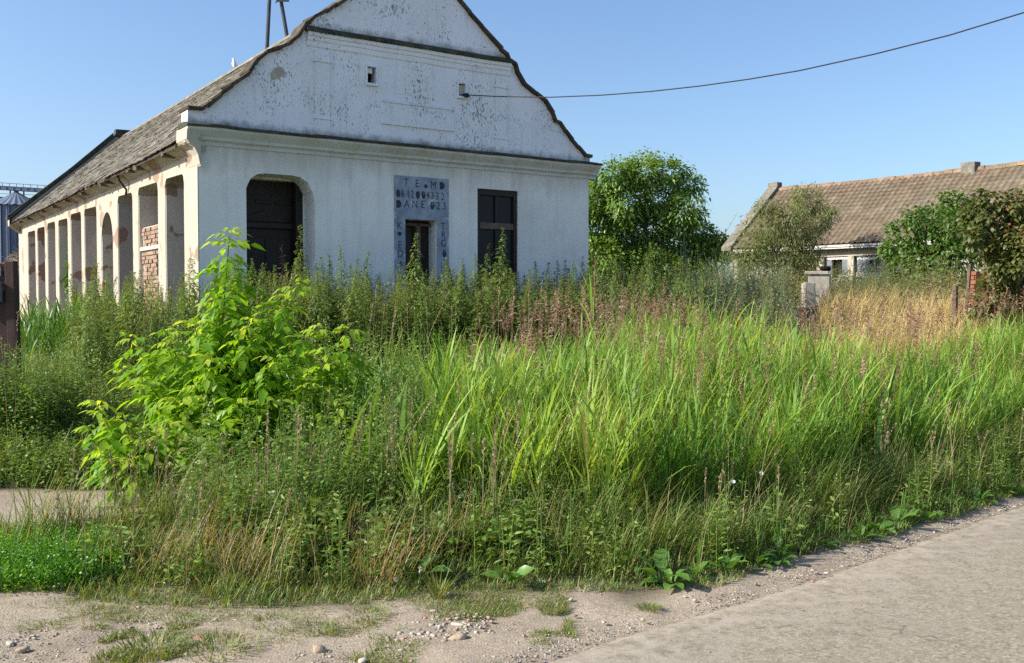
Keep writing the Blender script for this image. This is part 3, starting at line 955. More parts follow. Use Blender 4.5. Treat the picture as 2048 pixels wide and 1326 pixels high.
# ------------------------------------------------------------------ white bird on the roof ridge
bp = A0 + Uv * RU + Vv * 8.0
bpx = on_plane(470, 150, A0 + Uv * RU, Uv)
bl = Vector((bpx.x, bpx.y, RW + .03))
mb = MB()
mb.tube([(.02, 0, .04), (.0, 0, .12), (-.03, 0, .20), (-.03, 0, .27), (-.045, 0, .32), (-.09, 0, .335)], [.045, .075, .075, .04, .042, .008], 10)
mb.tube([(.02, 0, .12), (.10, 0, .05), (.20, 0, .0)], [.06, .045, .02], 8)
b = mb.build('bird', M['bird'], None, smooth=True)
tag(b, 'small white bird sitting on the roof of the white house', 'bird')
b.location = bl - Vector((0, 0, .02)); b.rotation_euler = (0, 0, R(8)); b.scale = (.8,) * 3

# ------------------------------------------------------------------ long tiled farmhouse at the right
D2 = Vector((-.638, .770, 0)).normalized(); N2 = Vector((.770, .638, 0)).normalized()
O2 = Vector((8.37, 38.06, 0))                      # far left corner at the eaves
FANG = math.atan2(-D2.y, -D2.x)
G2 = 1.0
farm = empty('farmhouse', (O2.x, O2.y, 0), FANG)      # local x towards the viewer's right, local y to the back
tag(farm, 'long derelict farmhouse with a tiled roof and flaking glazed porch behind the bushes', 'house')
L2L = 22.0; E2 = 3.56; H2 = 6.06; W2 = 6.0
MB().box(.3, L2L, .55, .8, -.2, E2 - .05).build('porch_back_wall', M['infill'], farm)
MB().prism([(.3, -.2), (W2 - .3, -.2), (W2 - .3, E2 - .2), (W2 / 2, H2 - .25), (.3, E2 - .2)], 'x', .0, .3).build('end_wall', M['side'], farm)
MB().box(.3, L2L, W2 - .6, W2 - .3, -.2, E2 - .2).build('rear_wall', M['plaster'], farm)
roof2 = MB().prism([(0, E2 - .01), (W2 / 2, H2 - .01), (W2, E2 - .01), (W2, E2 - .09), (W2 / 2, H2 - .12), (0, E2 - .09)], 'x', .05, L2L).build('roof', M['roof_under'], farm)
MB().prism([(-.12, E2 - .06), (-.12, E2 + .10), (W2 / 2, H2 + .24), (W2 + .12, E2 + .10), (W2 + .12, E2 - .06), (W2 / 2, H2 - .02)], 'x', -.22, .22).build('end_coping', M['rust_tile'], farm)
MB().box(-.225, .225, W2 / 2 - .16, W2 / 2 + .16, H2 + .12, H2 + .29, .01).build('coping_block', M['rust_tile'], farm)
MB().box(.3, L2L, -.0, .55, E2 - .16, E2 - .11).build('soffit', M['whitewood'], farm)
MB().box(.3, L2L, .30, .34, E2 - .42, E2 - .165).build('frieze', M['side'], farm)
MB().box(.2, L2L, -.03, .02, E2 - .10, E2 - .03, .006).build('eaves_board', M['whitewood'], farm)
a2 = math.atan((H2 - E2) / (W2 / 2)); c2, s2_ = math.cos(a2), math.sin(a2)
SL2 = (W2 / 2) / c2
ga2, tw2 = .235, .215
nr, nc = int(SL2 / ga2), int((L2L - .3) / tw2)
rr, cc = np.meshgrid(np.arange(nr), np.arange(nc), indexing='ij'); rr, cc = rr.ravel(), cc.ravel(); n = len(rr)
sd_ = rr * ga2 + .15 + rng.normal(0, .005, n)
xx = .25 + (cc + .5) * tw2
sagf = -.05 * np.sin(xx / L2L * 9) * np.sin(sd_ / SL2 * math.pi)
TP = np.stack([xx, sd_ * c2 - s2_ * .03, E2 + sd_ * s2_ + c2 * .03 + sagf], 1)
tb = a2 - .07 + rng.normal(0, .012, n)
prof2 = [(-.5, .012), (-.30, .040), (-.08, .010), (.18, .0), (.38, .004), (.5, .016)]
def tile_verts():
    vv = []
    for s in (-.155, .155):
        for a, h in prof2: vv.append((a * tw2 * 1.0, s, h))
    for a, h in prof2: vv.append((a * tw2, -.155, h - .016))
    return np.array(vv)
TV = tile_verts(); k6 = len(prof2)
TF = [(i, i + 1, k6 + i + 1, k6 + i) for i in range(k6 - 1)] + [(2 * k6 + i, 2 * k6 + i + 1, i + 1, i) for i in range(k6 - 1)]
Wm = np.array(farm.matrix_basis @ Matrix.Identity(4))
px_of = lambda P: (np.array([(Matrix(((1, 0, 0, 0), (0, 1, 0, 0), (0, 0, 1, 0), (0, 0, 0, 1))))[0][0]]),)
wx = O2.x + np.cos(FANG) * TP[:, 0] - np.sin(FANG) * TP[:, 1]; wy = O2.y + np.sin(FANG) * TP[:, 0] + np.cos(FANG) * TP[:, 1]
sx = 1024 + F * wx / wy
cand = np.where((sx < 2040) & (sx > 1660))[0]
cand = cand[np.argsort(-TP[cand, 2] * 2.2 - sx[cand] / 160)]
firsts = set(cand[:290].tolist())
rest = np.array([i for i in range(n) if i not in firsts])
cb, sb = np.cos(tb[rest]), np.sin(tb[rest])
Vt = np.zeros((len(rest), len(TV), 3))
Vt[:, :, 0] = TP[rest, 0:1] + TV[None, :, 0]
Vt[:, :, 1] = TP[rest, 1:2] + TV[None, :, 1] * cb[:, None] - TV[None, :, 2] * sb[:, None]
Vt[:, :, 2] = TP[rest, 2:3] + TV[None, :, 1] * sb[:, None] + TV[None, :, 2] * cb[:, None]
acc = Acc(); acc.add(Vt, TF, .5)
tag(link('tile_field', acc.mesh('tile_field', M['tile2'], False), roof2), kind='stuff')
t2 = np_mesh('roof_tile', TV, [np.array(TF)], M['tile2'], np.zeros(len(TV)), False)
for i in firsts:
    o = link('roof_tile', t2, roof2); o.location = TP[i]; o.rotation_euler = (tb[i], 0, random.gauss(0, .012))
for i in range(60):
    x = .2 + i * .36
    MB().prism([(W2 / 2 - .13, H2 - .06), (W2 / 2 - .09, H2 + .05), (W2 / 2, H2 + .10), (W2 / 2 + .09, H2 + .05), (W2 / 2 + .13, H2 - .06)], 'x', x + random.uniform(-.01, .01), x + .345).build('ridge_tile', M['ridge'], roof2).location = (0, 0, random.uniform(-.012, .02) - .04 * math.sin(x / L2L * 9))
# chimney stub
cxx = on_plane(1941, 345, O2 + N2 * (W2 / 2), N2) - O2
cx0 = cxx.dot(-D2)
MB().box(cx0 - .24, cx0 + .24, W2 / 2 - .22, W2 / 2 + .22, H2 - .3, H2 + .27, .02).build('chimney', M['rust_tile'], roof2, .02)
# porch posts, glazing, openings
def f2(px, py, off=.3):
    p = on_plane(px, py, O2 + N2 * off, N2) - O2
    return (p.dot(-D2), p.z)
for xa, xb in ((1635, 1648), (1696, 1708), (1761, 1772), (1575, 1585), (1830, 1842)):
    MB().box(f2(xa, 520)[0], f2(xb, 520)[0], .26, .40, .6, E2 - .43, .02).build('porch_post', M['side'], farm, .02)
for xa, xb, hole_ in ((1652, 1695, (1662, 1683)), (1713, 1751, (1738, 1746))):
    x0, x1 = f2(xa, 520)[0], f2(xb, 520)[0]
    ztop, ztr, zb = f2(xa, 499)[1], f2(xa, 518)[1], f2(xa, 548)[1]
    sc = MB().box(x0, x1, .34, .36, ztr - .03, ztr + .04).build('glazed_screen', M['whitewood'], farm)
    nn = 5 if hole_[0] < 1700 else 4
    for i in range(nn + 1):
        x = x0 + (x1 - x0) * i / nn
        MB().box(x - .025, x + .025, .335, .365, ztr + .04, ztop).build('glazing_bar', M['pole'], sc)
    for i in range(nn):
        xa_, xb_ = x0 + (x1 - x0) * i / nn + .025, x0 + (x1 - x0) * (i + 1) / nn - .025
        MB().box(xa_, xb_, .345, .355, ztr + .04, ztop).build('pane', M['glass2'], sc)
    h0, h1 = f2(hole_[0], 530)[0], f2(hole_[1], 530)[0]
    MB().box(x0, h0, .342, .358, zb, ztr - .03).build('lower_board', M['glass2'], sc)
    MB().box(h1, x1, .342, .358, zb, ztr - .03).build('lower_board', M['glass2'], sc)
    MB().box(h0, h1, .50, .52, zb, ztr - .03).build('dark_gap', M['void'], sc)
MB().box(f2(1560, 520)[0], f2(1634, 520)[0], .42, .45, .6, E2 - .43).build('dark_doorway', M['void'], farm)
MB().box(f2(1712, 520)[0], f2(1900, 520)[0], .31, .335, .4, f2(1712, 545)[1]).build('porch_parapet', M['infill'], farm)

# ------------------------------------------------------------------ masonry remains in front of it
def gz(x, y): return float(gh(x, y))
p = at_y(1638, 560, 22.5)
pil = MB().box(-.24, .24, -.2, .2, -.3, p.z + .12 - gz(p.x, p.y), .012).build('masonry_pillar', M['concrete'], None, .02)
pil.location = (p.x, p.y, gz(p.x, p.y)); pil.rotation_euler = (0, 0, R(-18))
tag(pil, 'square pale masonry pillar with a flat cap slab in front of the porch', 'pillar')
MB().box(-.31, .20, -.26, .26, p.z + .125 - gz(p.x, p.y), p.z + .20 - gz(p.x, p.y), .012).build('cap_slab', M['slabstone'], pil, .012)
MB().lathe([(.09, p.z + .202 - gz(p.x, p.y)), (.13, p.z + .25 - gz(p.x, p.y)), (.10, p.z + .31 - gz(p.x, p.y)), (.0, p.z + .32 - gz(p.x, p.y))], 10, .14, 0).build('dark_bucket', M['void'], pil)
p = at_y(1617, 575, 21.5)
o = MB().box(-.12, .12, -.14, .14, -.3, p.z + .1 - gz(p.x, p.y), .02).build('masonry_stub', M['concrete'], None, .025)
o.location = (p.x, p.y, gz(p.x, p.y)); tag(o, 'low grey masonry stub left of the capped pillar', 'pillar')
p0 = at_y(1963, 560, 16.6)
zb_ = gz(p0.x, p0.y)
pier = MB().box(-.19, .19, -.17, .17, -.2, 2.02 - zb_ + .05).build('brick_pier', M['mortar'], None)
pier.location = (p0.x, p0.y, zb_); pier.rotation_euler = (0, 0, R(-24))
tag(pier, 'broken red brick pier half hidden by the reddish bush', 'pier')
me_b = None
z = .62
r_ = 0
while z + zb_ < 2.12:
    for (cx, cy, lx, ly) in ((-.1, -.135, .19, .09), (.1, -.135, .19, .09), (-.155, .05, .09, .2), (.155, .05, .09, .2)) if r_ % 2 else ((-.16, -.135, .10, .09), (.0, -.135, .2, .09), (.16, -.135, .10, .09), (-.155, .02, .09, .2), (.155, .02, .09, .2)):
        if me_b is None:
            o = MB().box(-.5, .5, -.5, .5, -.5, .5).build('brick', M['brick2'], pier); me_b = o.data
        else: o = link('brick', me_b, pier)
        o.scale = (lx, ly, .062); o.location = (cx * 1.08, cy * 1.12, z); o.rotation_euler = (0, 0, random.uniform(-.05, .05))
    z += .075; r_ += 1
for nm, lab, (xa, ya), (xb, yb), yy, r in (('wooden_post', 'leaning weathered wooden post beside the broken brick pier', (1925, 590), (1941, 528), 16.4, .03),
                                           ('wooden_stump', 'short dark wooden stump left of the leaning post', (1907, 620), (1911, 572), 16.0, .05)):
    a, b = at_y(xa, ya, yy), at_y(xb, yb, yy)
    a.z = gz(a.x, a.y) - .1
    o = MB().tube([a - a, (b - a) * .5 + Vector((.01, 0, 0)), b - a], [r * 1.1, r, r * .9], 7).build(nm, M['old_wood'], None)
    o.location = a; tag(o, lab, 'post')

# ------------------------------------------------------------------ gate at the left edge
gp = at_y(31, 600, 10.2)
gzz = gz(gp.x, gp.y)
post = MB().box(-.048, .048, -.05, .05, -.2, 2.0 - gzz, .004).build('gate_post', M['gate'], None, .006)
post.location = (gp.x, gp.y, gzz); post.rotation_euler = (0, R(-1.2), R(4))
tag(post, 'square dark brown gate post at the left edge', 'post')
gate = empty('metal_gate', (gp.x - .058, gp.y, gzz), R(4))
tag(gate, 'rusty brown sheet metal gate leaf beside its post', 'gate')
tz = 1.98 - gzz
fb = MB(); fb.box(-.05, .0, -.02, .02, .1, tz); fb.box(-1.6, -.05, -.02, .02, tz - .035, tz); fb.box(-1.6, -.05, -.02, .02, tz - .17, tz - .13); fb.box(-1.6, -.05, -.02, .02, .1, .15); fb.box(-1.6, -1.55, -.02, .02, .15, tz - .17); fb.box(-.085, -.06, -.015, .015, tz - .131, tz - .034)
fb.build('gate_frame', M['gate'], gate, .003)
MB().box(-1.551, -.051, -.006, .006, .15, tz - .17).build('sheet_panel', M['gate'], gate)
pl = MB().box(-.36, -.088, -.03, -.02, tz - .145, tz - .045).build('number_plate', M['blue'], gate, .004)
cu = bpy.data.curves.new('digit', 'FONT'); cu.body = '2'; cu.size = .085; cu.extrude = .001; cu.align_x = 'CENTER'; cu.align_y = 'CENTER'; cu.materials.append(M['white'])
tmp = link('digit_curve', cu); bpy.context.view_layer.update()
me = bpy.data.meshes.new_from_object(tmp.evaluated_get(bpy.context.evaluated_depsgraph_get())); bpy.data.objects.remove(tmp)
o = link('digit', me, pl); o.rotation_euler = (R(90), 0, 0); o.location = (-.135, -.0325, tz - .095)
lb = MB().box(-.42, -.055, -.10, -.025, tz - .40, tz - .19).build('letter_box', M['greybox'], gate, .006)
MB().box(-.38, -.09, -.106, -.1, tz - .25, tz - .225).build('slot', M['void'], lb)

# ------------------------------------------------------------------ silo and conveyor gantry far behind
SY = 200.0
sc_ = at_y(33, 413, SY); ap = at_y(33, 385, SY)
SR = 45 / F * SY
silo = empty('grain_silo', (sc_.x, SY, 0))
tag(silo, 'tall blue grey corrugated grain silo with a cone roof far behind', 'silo')
mb = MB(); rings = []
nb = 72
for zz in (0, sc_.z):
    rings.append([mb.bm.verts.new(((SR + (.10 if k % 2 else 0)) * math.cos(2 * math.pi * k / nb), (SR + (.10 if k % 2 else 0)) * math.sin(2 * math.pi * k / nb), zz)) for k in range(nb)])
for k in range(nb): mb.bm.faces.new([rings[0][k], rings[0][(k + 1) % nb], rings[1][(k + 1) % nb], rings[1][k]])
mb.build('shell', M['steel'], silo)
for k in range(18):
    a = 2 * math.pi * k / 18
    MB().box(SR + .05, SR + .35, -.12, .12, 0, sc_.z).build('stiffener', M['steel'], silo).rotation_euler = (0, 0, a)
mb = MB(); nb = 48
tipv = mb.bm.verts.new((0, 0, ap.z + .3))
prev = None
rg = [mb.bm.verts.new(((SR + .5) * math.cos(2 * math.pi * k / nb), (SR + .5) * math.sin(2 * math.pi * k / nb), sc_.z - .1 + (.22 if k % 2 else 0))) for k in range(nb)]
for k in range(nb): mb.bm.faces.new([tipv, rg[k], rg[(k + 1) % nb]])
mb.build('cone_roof', M['steel'], silo)
MB().lathe([(.45, ap.z - .3), (.45, ap.z + .9), (0, ap.z + 1.2)], 12).build('roof_cap', M['steel_d'], silo)
ga = at_y(-60, 372, SY); gb = at_y(150, 385, SY)
gant = empty('conveyor_gantry', (0, SY, 0))
tag(gant, 'long steel conveyor gantry with railings above the silo', 'gantry')
def bar(nm, a, b, w, h):
    a, b = Vector(a), Vector(b); d = b - a
    o = MB().box(0, d.length, -w, w, -h / 2, h / 2).build(nm, M['steel_d'], gant)
    o.location = a; o.rotation_euler = Vector((1, 0, 0)).rotation_difference(d).to_euler()
x0, z0_, x1, z1_ = ga.x, ga.z, gb.x, gb.z
bar('gantry_beam', (x0, 0, z0_), (x1, 0, z1_), .8, .75)
bar('hand_rail', (x0, -1, z0_ + .95), (x1, -1, z1_ + .95), .05, .10)
lo0, lo1 = at_y(-60, 392, SY), at_y(150, 400, SY)
bar('lower_beam', (lo0.x, 2, lo0.z), (lo1.x, 2, lo1.z), .5, .45)
bar('hand_rail', (lo0.x, 1, lo0.z + .8), (lo1.x, 1, lo1.z + .8), .05, .08)
for i in range(16):
    t = i / 15
    x = x0 + (x1 - x0) * t; zc = z0_ + (z1_ - z0_) * t
    bar('rail_post', (x, -1, zc), (x + .001, -1, zc + .95), .05, .08)
for px in (20.5, 47.5, 110):
    x = at_y(px, 380, SY).x; t = (x - x0) / (x1 - x0)
    bar('support_leg', (x, 0, z0_ + (z1_ - z0_) * t), (x + .001, 0, 0), .12, .22)

# ------------------------------------------------------------------ A-frame electricity pole behind the house
PY = 38.0
pole = empty('electricity_pole', at_y(555, 600, PY) * 1.0)
pb = at_y(555, 600, PY); pole.location = (pb.x, PY, gz(pb.x, PY))
tag(pole, 'dark two legged electricity pole rising behind the white house', 'pole')
def pl_(px, py): 
    q = at_y(px, py, PY); return Vector((q.x - pb.x, 0, q.z - gz(pb.x, PY)))
tA = pl_(543, -85); tB = pl_(547, -85)
gA, gB = pl_(533.5, 105), pl_(577, 90)
def ext0(g, t): 
    k = (g.z) / (t.z - g.z); return g - (t - g) * k
MB().tube([ext0(gA, tA), tA], [.09, .07], 8).build('leg', M['pole'], pole)
MB().tube([ext0(gB, tB), tB], [.09, .07], 8).build('leg', M['pole'], pole)
q = pl_(565, 3)
MB().box(q.x - .22, q.x + .28, -.12, -.09, q.z - .04, q.z + .06).build('cross_piece', M['pole'], pole)
MB().tube([(q.x - .25, -.1, q.z - .08), (q.x - .12, -.1, q.z - .03), (q.x - .16, -.1, q.z + .12)], .025, 6).build('insulator_hook', M['pole'], pole)
cr = pl_(555, -30)
MB().box(cr.x - .9, cr.x + .9, -.12, -.02, cr.z - .05, cr.z + .05).build('crossarm', M['pole'], pole)

# ------------------------------------------------------------------ overhead cable from the gable
cpts = [(931, 190), (1000, 193), (1100, 194.5), (1200, 190.5), (1300, 183), (1400, 172), (1500, 158), (1600, 141), (1750, 108), (1900, 70), (2048, 25), (2200, -28), (2400, -105)]
c0 = on_plane(931, 190, A0 - Vv * .05, Vv)
cend = at_y(2400, -105, 11.0)
nrm = Vector((cend.y - c0.y, -(cend.x - c0.x), 0)).normalized()
mb = MB().tube([on_plane(x, y, c0, nrm) for x, y in cpts], .009, 6)
tag(mb.build('overhead_cable', M['cable'], None, smooth=True), 'thin black overhead cable sagging from the gable to the upper right', 'cable')
u, w = fac(929, 191)
MB().box(u - .03, u + .05, -.08, .02, w - .04, w + .03, .003).build('cable_bracket', M['cable'], house, .005)

# ------------------------------------------------------------------ plants: region tools
def in_house(x, y, pad=.15):
    dx, dy = x - A0.x, y - A0.y
    u = dx * Uv.x + dy * Uv.y; v_ = dx * Vv.x + dy * Vv.y
    return (u > -pad) & (u < UR + pad) & (v_ > -pad) & (v_ < VL + .5)

def scatter(n, x0, x1, y0, y1, cond=None, view=.60):
    """about n points per call before filtering, uniform on the ground"""
    x = U(x0, x1, n); y = U(y0, y1, n)
    k = (np.abs(x) < view * y + .3) & ~in_house(x, y)
    if cond is not None: k &= cond(x, y)
    return x[k], y[k]

def nz(x, y, s, off=0.0):
    return np.array([noise.noise(Vector((a * s, b * s, off))) for a, b in zip(x, y)])

def base3(x, y, dz=-.01): return np.stack([x, y, gh(x, y) + dz], 1)

def grass_plants(accs, x, y, H, nleaf, LL, WW, tint, lean=.10, az_bias=0.0, stem_r=.0032, seg=4, flop=1.0):
    """stalk with strap leaves; all leaves of all plants in one go"""
    n = len(x)
    az = U(0, 2 * math.pi, n)
    if az_bias: az = np.where(rng.random(n) < az_bias, rng.normal(0.15, .6, n), az)
    ln = np.abs(rng.normal(lean, lean * .8, n))
    K = 4
    ts = np.linspace(0, 1, K)
    P = np.zeros((n, K, 3)); b = base3(x, y)
    for i, t in enumerate(ts):
        P[:, i] = b + np.stack([np.cos(az) * ln * t * t * H * 1.3, np.sin(az) * ln * t * t * H * 1.3, H * t * .86 * (1 - ln * .25 * t)], 1)
    add_tubes(accs, P, np.linspace(stem_r, stem_r * .5, K)[None, :] * np.ones((n, 1)), tint * .8 + .1)
    # leaves
    j = np.repeat(np.arange(n), nleaf)
    m_ = len(j)
    t = np.tile((np.arange(nleaf) + .5) / nleaf, n) * .92 + rng.normal(0, .04, m_)
    t = np.clip(t, .03, .98)
    f = t * (K - 1); i0 = np.minimum(f.astype(int), K - 2); fr = (f - i0)[:, None]
    p = P[j, i0] * (1 - fr) + P[j, i0 + 1] * fr
    la = az[j] * 0 + U(0, 2 * math.pi, m_)
    if az_bias: la = np.where(rng.random(m_) < az_bias * .6, rng.normal(.1, .8, m_), la)
    th0 = U(.05, .42, m_) + .1 * (1 - t)
    th1 = th0 + rng.gamma(2.0, .42, m_) * flop
    L = LL * U(.65, 1.2, m_) * (.72 + .5 * np.sin(np.clip(t, 0, 1) * math.pi)); W = WW * U(.7, 1.2, m_)
    tt = np.clip(tint[j] + rng.normal(0, .14, m_), 0, .945)
    low = (t < .3) & (rng.random(m_) < .3)
    tt = np.where(low | (rng.random(m_) < .018), U(.955, 1, m_), tt)
    add_blades(accs, p, la, th0, th1, L, W, tt, seg=seg, twist=rng.normal(0, .7, m_))

def leafy_plants(acc_s, acc_l, x, y, H, nleaf, LL, WW, tint, radius=.10, lean=.06, droop=.6, el=(.0, .7), t0=.12, stem_r=.004, base_z=None, top_taper=1.0, wither=.02):
    n = len(x)
    az = U(0, 2 * math.pi, n); ln = np.abs(rng.normal(0, lean, n))
    K = 4; ts = np.linspace(0, 1, K)
    b = base3(x, y) if base_z is None else np.stack([x, y, base_z], 1)
    P = np.zeros((n, K, 3))
    for i, t in enumerate(ts):
        P[:, i] = b + np.stack([np.cos(az) * ln * t * t * H * 1.3, np.sin(az) * ln * t * t * H * 1.3, H * t], 1)
    add_tubes(acc_s, P, np.linspace(stem_r, stem_r * .4, K)[None, :] * np.ones((n, 1)), U(.2, .8, n))
    j = np.repeat(np.arange(n), nleaf); m_ = len(j)
    t = np.clip(np.tile((np.arange(nleaf) + .5) / nleaf, n) * (1 - t0) + t0 + rng.normal(0, .02, m_), .02, 1)
    f = t * (K - 1); i0 = np.minimum(f.astype(int), K - 2); fr = (f - i0)[:, None]
    p = P[j, i0] * (1 - fr) + P[j, i0 + 1] * fr
    la = U(0, 2 * math.pi, m_); e = U(el[0], el[1], m_) + .5 * sm(.8, 1, t)
    D = np.stack([np.cos(la) * np.cos(e), np.sin(la) * np.cos(e), np.sin(e)], 1)
    rad = radius * U(0, 1, m_) * (1 - top_taper * np.clip(t, 0, 1) ** 2.2 * .93)
    Lf = LL * U(.6, 1.2, m_) * (1 - .55 * sm(.6, 1, t))
    p = p + D * rad[:, None] * np.array([1, 1, .7])
    tt = np.clip(tint[j] + rng.normal(0, .16, m_) + .10 * sm(.75, 1, t), 0, .90)
    tt = np.where(rng.random(m_) < wither * (1.6 - t), U(.96, 1, m_), tt)
    add_leaves(acc_l, p, D, Lf, Lf * (WW / LL) * U(.8, 1.2, m_), tt, droop * U(.5, 1.3, m_))

def stuff(name, acc, mat, label=None):
    o = link(name, acc.mesh(name, mat))
    tag(o, kind='stuff', label=label)
    print('STUFF', name, acc.tris())
    return o

# ------------------------------------------------------------------ tall broad grass
def zone_left(y): return -.075 * y - .1
acc = Acc()
x, y = scatter(19000, -2.2, 8.5, 5.9, 13.5, lambda a, b: (b > border_y(a) + .95 + nz(a, b, .9) * .35) & (a > zone_left(b) + nz(a, b, 1.3, 4) * .5) & (b < border_y(a) + 3.4) & (nz(a, b, 1.9, 77) > -.22))
dist = y - border_y(x)
H = (.72 + .36 * sm(.8, 2.4, dist)) * (1 - .30 * sm(.24, .45, x / y)) * (1 + .40 * nz(x, y, .9, 2) + .35 * nz(x, y, 2.4, 12)) * U(.65, 1.3, len(x))
grass_plants(acc, x, y, H, 7, .42, np.where(rng.random(len(x) * 7) < np.repeat(np.interp(x / y, [-.1, .05, .25], [.45, .25, .08]), 7), .024, .0095), np.clip(.5 + .8 * nz(x, y, 1.2, 5) + rng.normal(0, .22, len(x)), 0, .9), az_bias=.18)
print('tall front', len(x))
x, y = scatter(8000, -3, 11, 7.5, 15, lambda a, b: (b > border_y(a) + 3.2) & (b < np.interp(a / b, [.15, .27, .36, .5], [15, 12.8, 11.6, 11.0])) & (a > np.interp(b, [8, 10, 13], [-1.2, -.5, 1.2]) + nz(a, b, 1, 4) * .6) & (nz(a, b, 1.5, 78) > -.35))
H = 1.06 * (1 - .30 * sm(.24, .45, x / y)) * U(.75, 1.2, len(x)) * (1 + .25 * nz(x, y, .8, 2))
grass_plants(acc, x, y, H, 5, .44, np.where(rng.random(len(x) * 5) < .25, .024, .012), np.clip(.5 + .6 * nz(x, y, 1.0, 5), 0, .9), az_bias=.18, seg=3)
print('tall back', len(x))
# odd big leaning blades near the front
k = 70
bx = U(-1.2, 4.5, k); by = np.array([border_y(a) for a in bx]) + U(1.0, 2.2, k)
add_blades(acc, base3(bx, by, .35), rng.normal(.2, 1.0, k), U(.15, .5, k), U(.6, 1.7, k), U(.6, 1.0, k), U(.022, .036, k), U(.2, .8, k), seg=6, twist=rng.normal(0, .5, k))
stuff('tall_grass', acc, G['tall'])
acc = Acc()
k = 700
by = U(7.3, 10.5, k); bx = by * (np.where(rng.random(k) < .72, U(690, 1080, k), U(1080, 2060, k)) - 1024) / F; by = np.maximum(by, border_y(bx) + 1.3)
cx_ = np.round(bx * 3) / 3 + rng.normal(0, .05, k); cy_ = np.round(by * 2.5) / 2.5 + rng.normal(0, .05, k)
add_blades(acc, base3(cx_, cy_, .25), U(0, 6.28, k), U(.05, .4, k), U(.5, 1.9, k), U(.55, .95, k), U(.022, .042, k), U(.05, .75, k), seg=6, twist=rng.normal(0, .5, k))
stuff('broad_reed_leaves', acc, G['reed'])

# reed like clump by the far left end of the house
acc = Acc()
x, y = scatter(420, -9.6, -6.2, 14.5, 19.0, lambda a, b: (a < -.405 * b) & (a > -.50 * b))
grass_plants(acc, x, y, U(.9, 1.4, len(x)), 7, .5, .028, U(.0, .45, len(x)))
stuff('reed_grass', acc, G['reed'])

# reddish seed plumes standing over the grass
acc_s = Acc()
def plumes(x, y, Z, tint, size, nb=26):
    n = len(x); b = base3(x, y)
    az = U(0, 6.28, n); ln = np.abs(rng.normal(.05, .05, n))
    top = b + np.stack([np.cos(az) * ln * 1.2, np.sin(az) * ln * 1.2, Z - b[:, 2] - size * .9], 1)
    P = np.stack([b, (b + top) / 2 + rng.normal(0, .01, (n, 3)), top, top + np.stack([np.cos(az) * .03, np.sin(az) * .03, np.full(n, size * .9)], 1)], 1)
    add_tubes(acc_s, P, np.tile([[.003, .0028, .002, .001]], (n, 1)), tint * .4)
    j = np.repeat(np.arange(n), nb); m_ = len(j)
    t = np.tile((np.arange(nb) + .5) / nb, n)
    p = P[j, 2] + (P[j, 3] - P[j, 2]) * t[:, None]
    la = U(0, 6.28, m_); e = U(.35, 1.15, m_)
    D = np.stack([np.cos(la) * np.cos(e), np.sin(la) * np.cos(e), np.sin(e)], 1)
    L = size * .42 * (1 - .7 * t) * U(.6, 1.2, m_)
    add_leaves(acc_s, p, D, L, .012 * U(.6, 1.3, m_), np.clip(tint[j] + rng.normal(0, .2, m_), 0, 1), .5)
x, y = scatter(1500, -1.2, 9, 8.2, 14.5, lambda a, b: (a > -.02 * b + nz(a, b, .7) * .8) & (nz(a, b, .55, 9) > np.interp(a / b, [0, .2, .3, .5], [-.08, -.12, .06, .30])) & (b > border_y(a) + 2.4))
n = len(x); print('plumes', n)
plumes(x, y, gh(x, y) * .35 + 1.22 + .20 * sm(8, 12, y) + rng.normal(0, .14, n), U(0, 1, n), .30)
x, y = scatter(420, -.6, 7, 7.2, 12, lambda a, b: (b > border_y(a) + 1.3) & (b < border_y(a) + 3.5) & (a > -.03 * b)); n = len(x)
plumes(x, y, .70 + U(0, .55, n), U(0, 1, n), .22, 18)
stuff('reddish_seed_plumes', acc_s, G['plume'])

# ------------------------------------------------------------------ verge: finer mixed grass, dry stalks
acc = Acc()
def vcond(a, b):
    d = b - border_y(a) - nz(a, b, 2.1, 7) * .16
    return (d > -.02) & (in_path(a, b) < .45)
x, y = scatter(150000, -4.2, 5.8, 5.0, 9.5, lambda a, b: vcond(a, b) & (b - border_y(a) < np.interp(a, [-4, -2.6, -1.2, -.3, 1, 6], [.0, 2.2, 2.0, 1.25, 1.0, 1.2])) & (a > -3.1 + .25 * np.sin(b * 7)) & ((b < 6.6) | (a > -.33 * b)))
d = y - border_y(x)
n = len(x); print('verge', n)
dryness = np.clip(.5 + .9 * nz(x, y, .8, 11) + .25 * sm(-1, -2, x), 0, 1)
H = (.05 + .25 * sm(.0, np.interp(x, [-.9, -.2], [1.25, .75]), d) + .07 * nz(x, y, 1.7, 3)) * U(.5, 1.4, n) * np.clip(1 + 1.1 * nz(x, y, 3.1, 13) + .5 * nz(x, y, 9, 14), .35, 1.7)
tt = np.where(rng.random(n) < .03 + .12 * dryness, U(.86, 1, n), U(0, .78, n))
add_blades(acc, base3(x, y), np.where(rng.random(n) < .3, rng.normal(.2, .7, n), U(0, 6.28, n)), U(.05, .5, n), U(.5, 1.9, n), np.maximum(H, .05) * 1.25, U(.0035, .0075, n), tt, seg=4, twist=rng.normal(0, .6, n))
